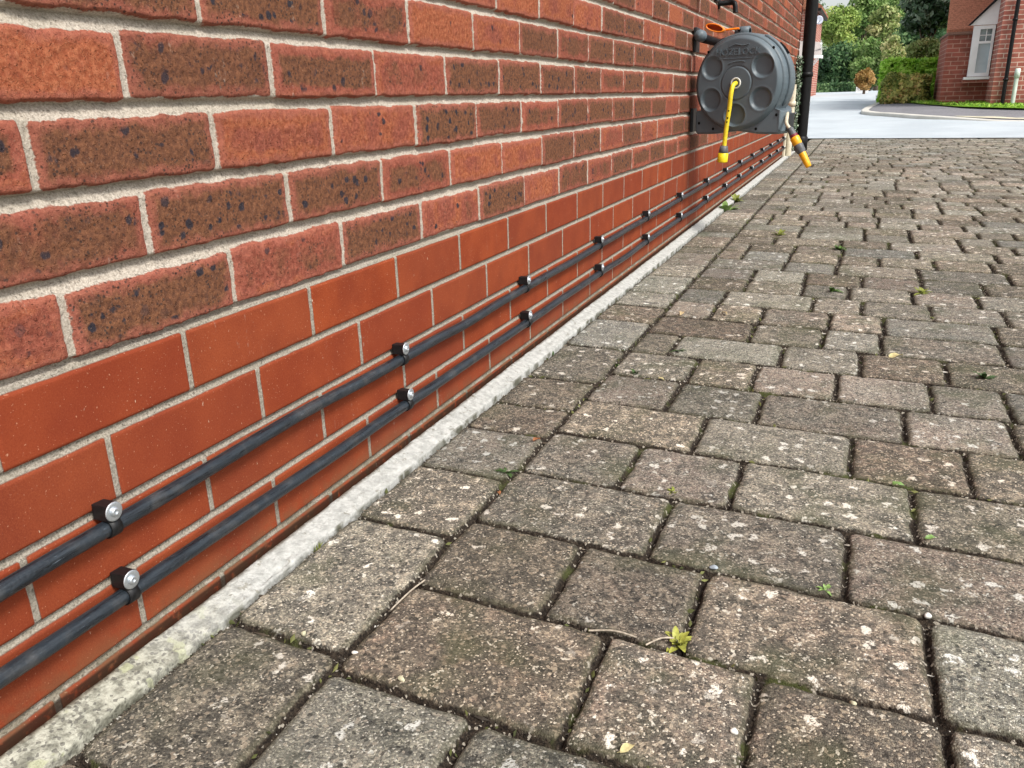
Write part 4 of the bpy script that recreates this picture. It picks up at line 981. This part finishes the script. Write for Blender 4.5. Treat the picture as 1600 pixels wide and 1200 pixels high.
curl_leaf('fallen_leaf', .193, 1.198, .018, 1.2, ML_O, 'curled rusty orange leaf in the long joint near the concrete strip')
curl_leaf('fallen_leaf', .256, 2.114, .026, 1.4, ML_T, 'tan heart shaped leaf on the blocks, left of two tan leaves')
curl_leaf('fallen_leaf', .363, 2.139, .026, 2.1, ML_T, 'tan leaf standing in a joint, right of two tan leaves')
curl_leaf('fallen_leaf', .766, 1.88, .030, .4, ML_C, 'cream yellow leaf in a joint towards the right edge')
curl_leaf('fallen_leaf', .517, .568, .016, .9, ML_C, 'small cream leaf in the joint at the bottom of the view')
curl_leaf('fallen_leaf', .322, 1.575, .018, 2.4, ML_C, 'pale narrow leaf beside a joint near the small clover')
curl_leaf('fallen_leaf', .204, 1.01, .012, 2.0, ML_O, 'small rusty leaf scrap in the long joint')
# weeds
def weed(x, y, n, s, mat, label, z=None, tall=.8, blade=False, name='weed'):
    z0 = gh(x, y) if z is None else z
    root = tag(empty(name, (x, y, z0)), label, 'weed'); mb = MB(); st = MB()
    for i in range(n):
        a = rg.uniform(0, 6.28); el = rg.uniform(.25, 1.3)*tall; ln = s*rg.uniform(.55, 1.15)
        d = Vector((math.cos(a)*math.cos(el), math.sin(a)*math.cos(el), math.sin(el)))
        side = d.cross(Vector((0, 0, 1))).normalized(); up2 = side.cross(d)
        b0 = Vector((x+rg.normal()*s*.08, y+rg.normal()*s*.08, z0-.001)); wv = ln*(.05 if blade else .15)
        vs = []; K = 6
        for k in range(K+1):
            t = k/K; ww = wv*(math.sin(PI*min(.98, t*.9+.1))**.7 if not blade else (1-t*.9)); c = b0+d*ln*t-Vector((0, 0, 1))*ln*.35*t*t
            vs += [c-side*ww, c+up2*ww*-.25, c+side*ww]
        fs = []
        for k in range(K): fs += [(3*k, 3*k+1, 3*k+4, 3*k+3), (3*k+1, 3*k+2, 3*k+5, 3*k+4)]
        mb.add(vs, fs, True); st.tube([b0, b0+d*ln*.3], ln*.02, 4)
    keep(mb.build('leaves', mat), root); keep(st.build('stem', mat), root); return root
MWG = simple('weed_green', (.09, .17, .035), .6, .3, .3, 300); MWD = simple('weed_dark_green', (.055, .10, .03), .6, .3, .3, 300); MWY = simple('weed_yellow_green', (.22, .25, .05), .6, .3, .3, 300); MWL = simple('weed_light_green', (.22, .34, .10), .6, .3, .25, 300)
weed(.528, .741, 20, .024, ML_Y, 'bright yellow green leafy tuft in the joint at bottom centre')
weed(.046, 1.684, 9, .026, MWD, 'tiny dark green plant on the edge of the concrete strip', tall=1.1)
weed(.048, .769, 14, .024, MWY, 'fine grass tuft at the edge of the concrete strip near the viewer', tall=1.2, blade=True, name='grass_tuft')
weed(.26, 1.603, 8, .022, MWD, 'small dark clover on a block near the long joint')
weed(.192, 1.069, 16, .022, MWD, 'mossy green weed in the long joint at its widest', tall=.6)
weed(.045, 4.25, 40, .085, MWL, 'largest light green weed growing at the wall foot below the reel', tall=1.1)
weed(.052, 4.6, 22, .07, MWY, 'yellowish weed just behind the largest weed at the wall foot', tall=1.1)
weed(.377, 3.486, 14, .045, MWY, 'yellow green weed in the paving nearest below the hose nozzle', tall=1.)
weed(.613, 3.207, 14, .045, MWG, 'green weed between blocks in the middle distance')
weed(.849, 2.538, 12, .040, MWY, 'yellow green weed in a joint at right, middle distance')
weed(.613, 2.498, 12, .035, MWG, 'green weed in a joint left of the yellow green weed')
weed(.926, 1.781, 12, .030, MWD, 'dark green weed in a joint near the right edge')
weed(.667, .895, 10, .012, MWL, 'pale green mossy sprout in the joint right of the white pebble')
weed(.314, 1.784, 8, .022, MWD, 'little dark weed on a block beside the long joint')
weed(.449, 1.085, 8, .014, MWY, 'tiny yellow sprout in the joint right of the mossy weed')
weed(.205, 1.66, 12, .022, MWG, 'green weed in the long joint right of the tiny plant')
# twigs
MTW = simple('dry_twig', (.44, .38, .30), .8, .2, .2, 200)
for a, b, r, lb in [((.433, .724), (.485, .729), .0011, 'pale dry twig in the joint left of the yellow tuft'), ((.211, .68), (.219, .748), .0010, 'thin dry stalk lying along the long joint'),
                    ((.497, .719), (.522, .738), .0010, 'short stalk touching the yellow tuft')]:
    pa = Vector((*a, gh(*a)+.004)); pb = Vector((*b, gh(*b)+.004)); mid = pa.lerp(pb, .5)+Vector((.001, .002, .003))
    tag(MB().tube(catmull([pa, mid, pb], 5), r, 6).build('twig', MTW), lb, 'twig')
# grit and crumbs caught in the joints: uncountable
n = 110000; gx = np.where(rg.random(n) < .12, rg.uniform(.044, .050, n), rg.uniform(.045, 1.8, n)); gy = .33+rg.random(n)**1.6*3.2
Hh, sdd, _ = paving_fields(gx[None, :], gy[None, :]); Hh = Hh[0]; sdd = sdd[0]; ok = sdd < .0005; gx = gx[ok]; gy = gy[ok]; Hh = Hh[ok]
n = len(gx); s = rg.uniform(.0005, .0011, n)*(1+1.6*rg.random(n)**6)*(1+(gy > 1.2)*.6); oct_ = np.array([(1, 0, 0), (0, 1, 0), (-1, 0, 0), (0, -1, 0), (0, 0, .8), (0, 0, -.8)])
co = np.stack([gx, gy, Hh+s*.5], -1)[:, None, :]+oct_[None]*s[:, None, None]*rg.uniform(.6, 1.3, (n, 6, 1))*np.where(rg.random((n, 1, 1)) < .12, np.array([[[5., 1., 1.]]]), 1.)
tri = np.array([(0, 1, 4), (1, 2, 4), (2, 3, 4), (3, 0, 4), (1, 0, 5), (2, 1, 5), (3, 2, 5), (0, 3, 5)])
fa = (tri[None]+np.arange(n)[:, None, None]*6).reshape(-1, 3)
MG = leaf_mat('grit', [(0, (.03, .024, .018)), (.55, (.09, .07, .05)), (.85, (.24, .20, .15)), (1, (.62, .60, .54))], .8, 0.)
tag(np_mesh('joint_grit', co.reshape(-1, 3), fa, [MG], None, False, {'rn': ('FACE', np.repeat(rg.random(n)**1.8, 8))}), 'loose grit and crumbs caught in the paving joints', 'grit', kind='stuff')
# moss and tiny seedlings in the joints
n = 60000; gx = rg.uniform(.045, 2.6, n); gy = .4+rg.random(n)*9.5
msk = vn(gx*7, gy*7, 95) > .50
gx, gy = gx[msk], gy[msk]; Hh, sdd, _ = paving_fields(gx[None, :], gy[None, :]); Hh = Hh[0]; ok = sdd[0] < .0005; gx, gy, Hh = gx[ok], gy[ok], Hh[ok]
pts = np.stack([gx, gy, Hh+.003+rg.random(len(gx))*.004], -1)
G_MOS = leaf_mat('joint_moss', [(0, (.03, .035, .012)), (.6, (.09, .10, .03)), (1, (.22, .23, .08))], .8, .1)
tag(leaves('joint_moss', pts, np.tile([0, -.5, 1.], (len(pts), 1)), .0042, G_MOS, None, rg, .9, 2.0), 'moss and tiny seedlings growing in the paving joints', 'moss', kind='stuff')
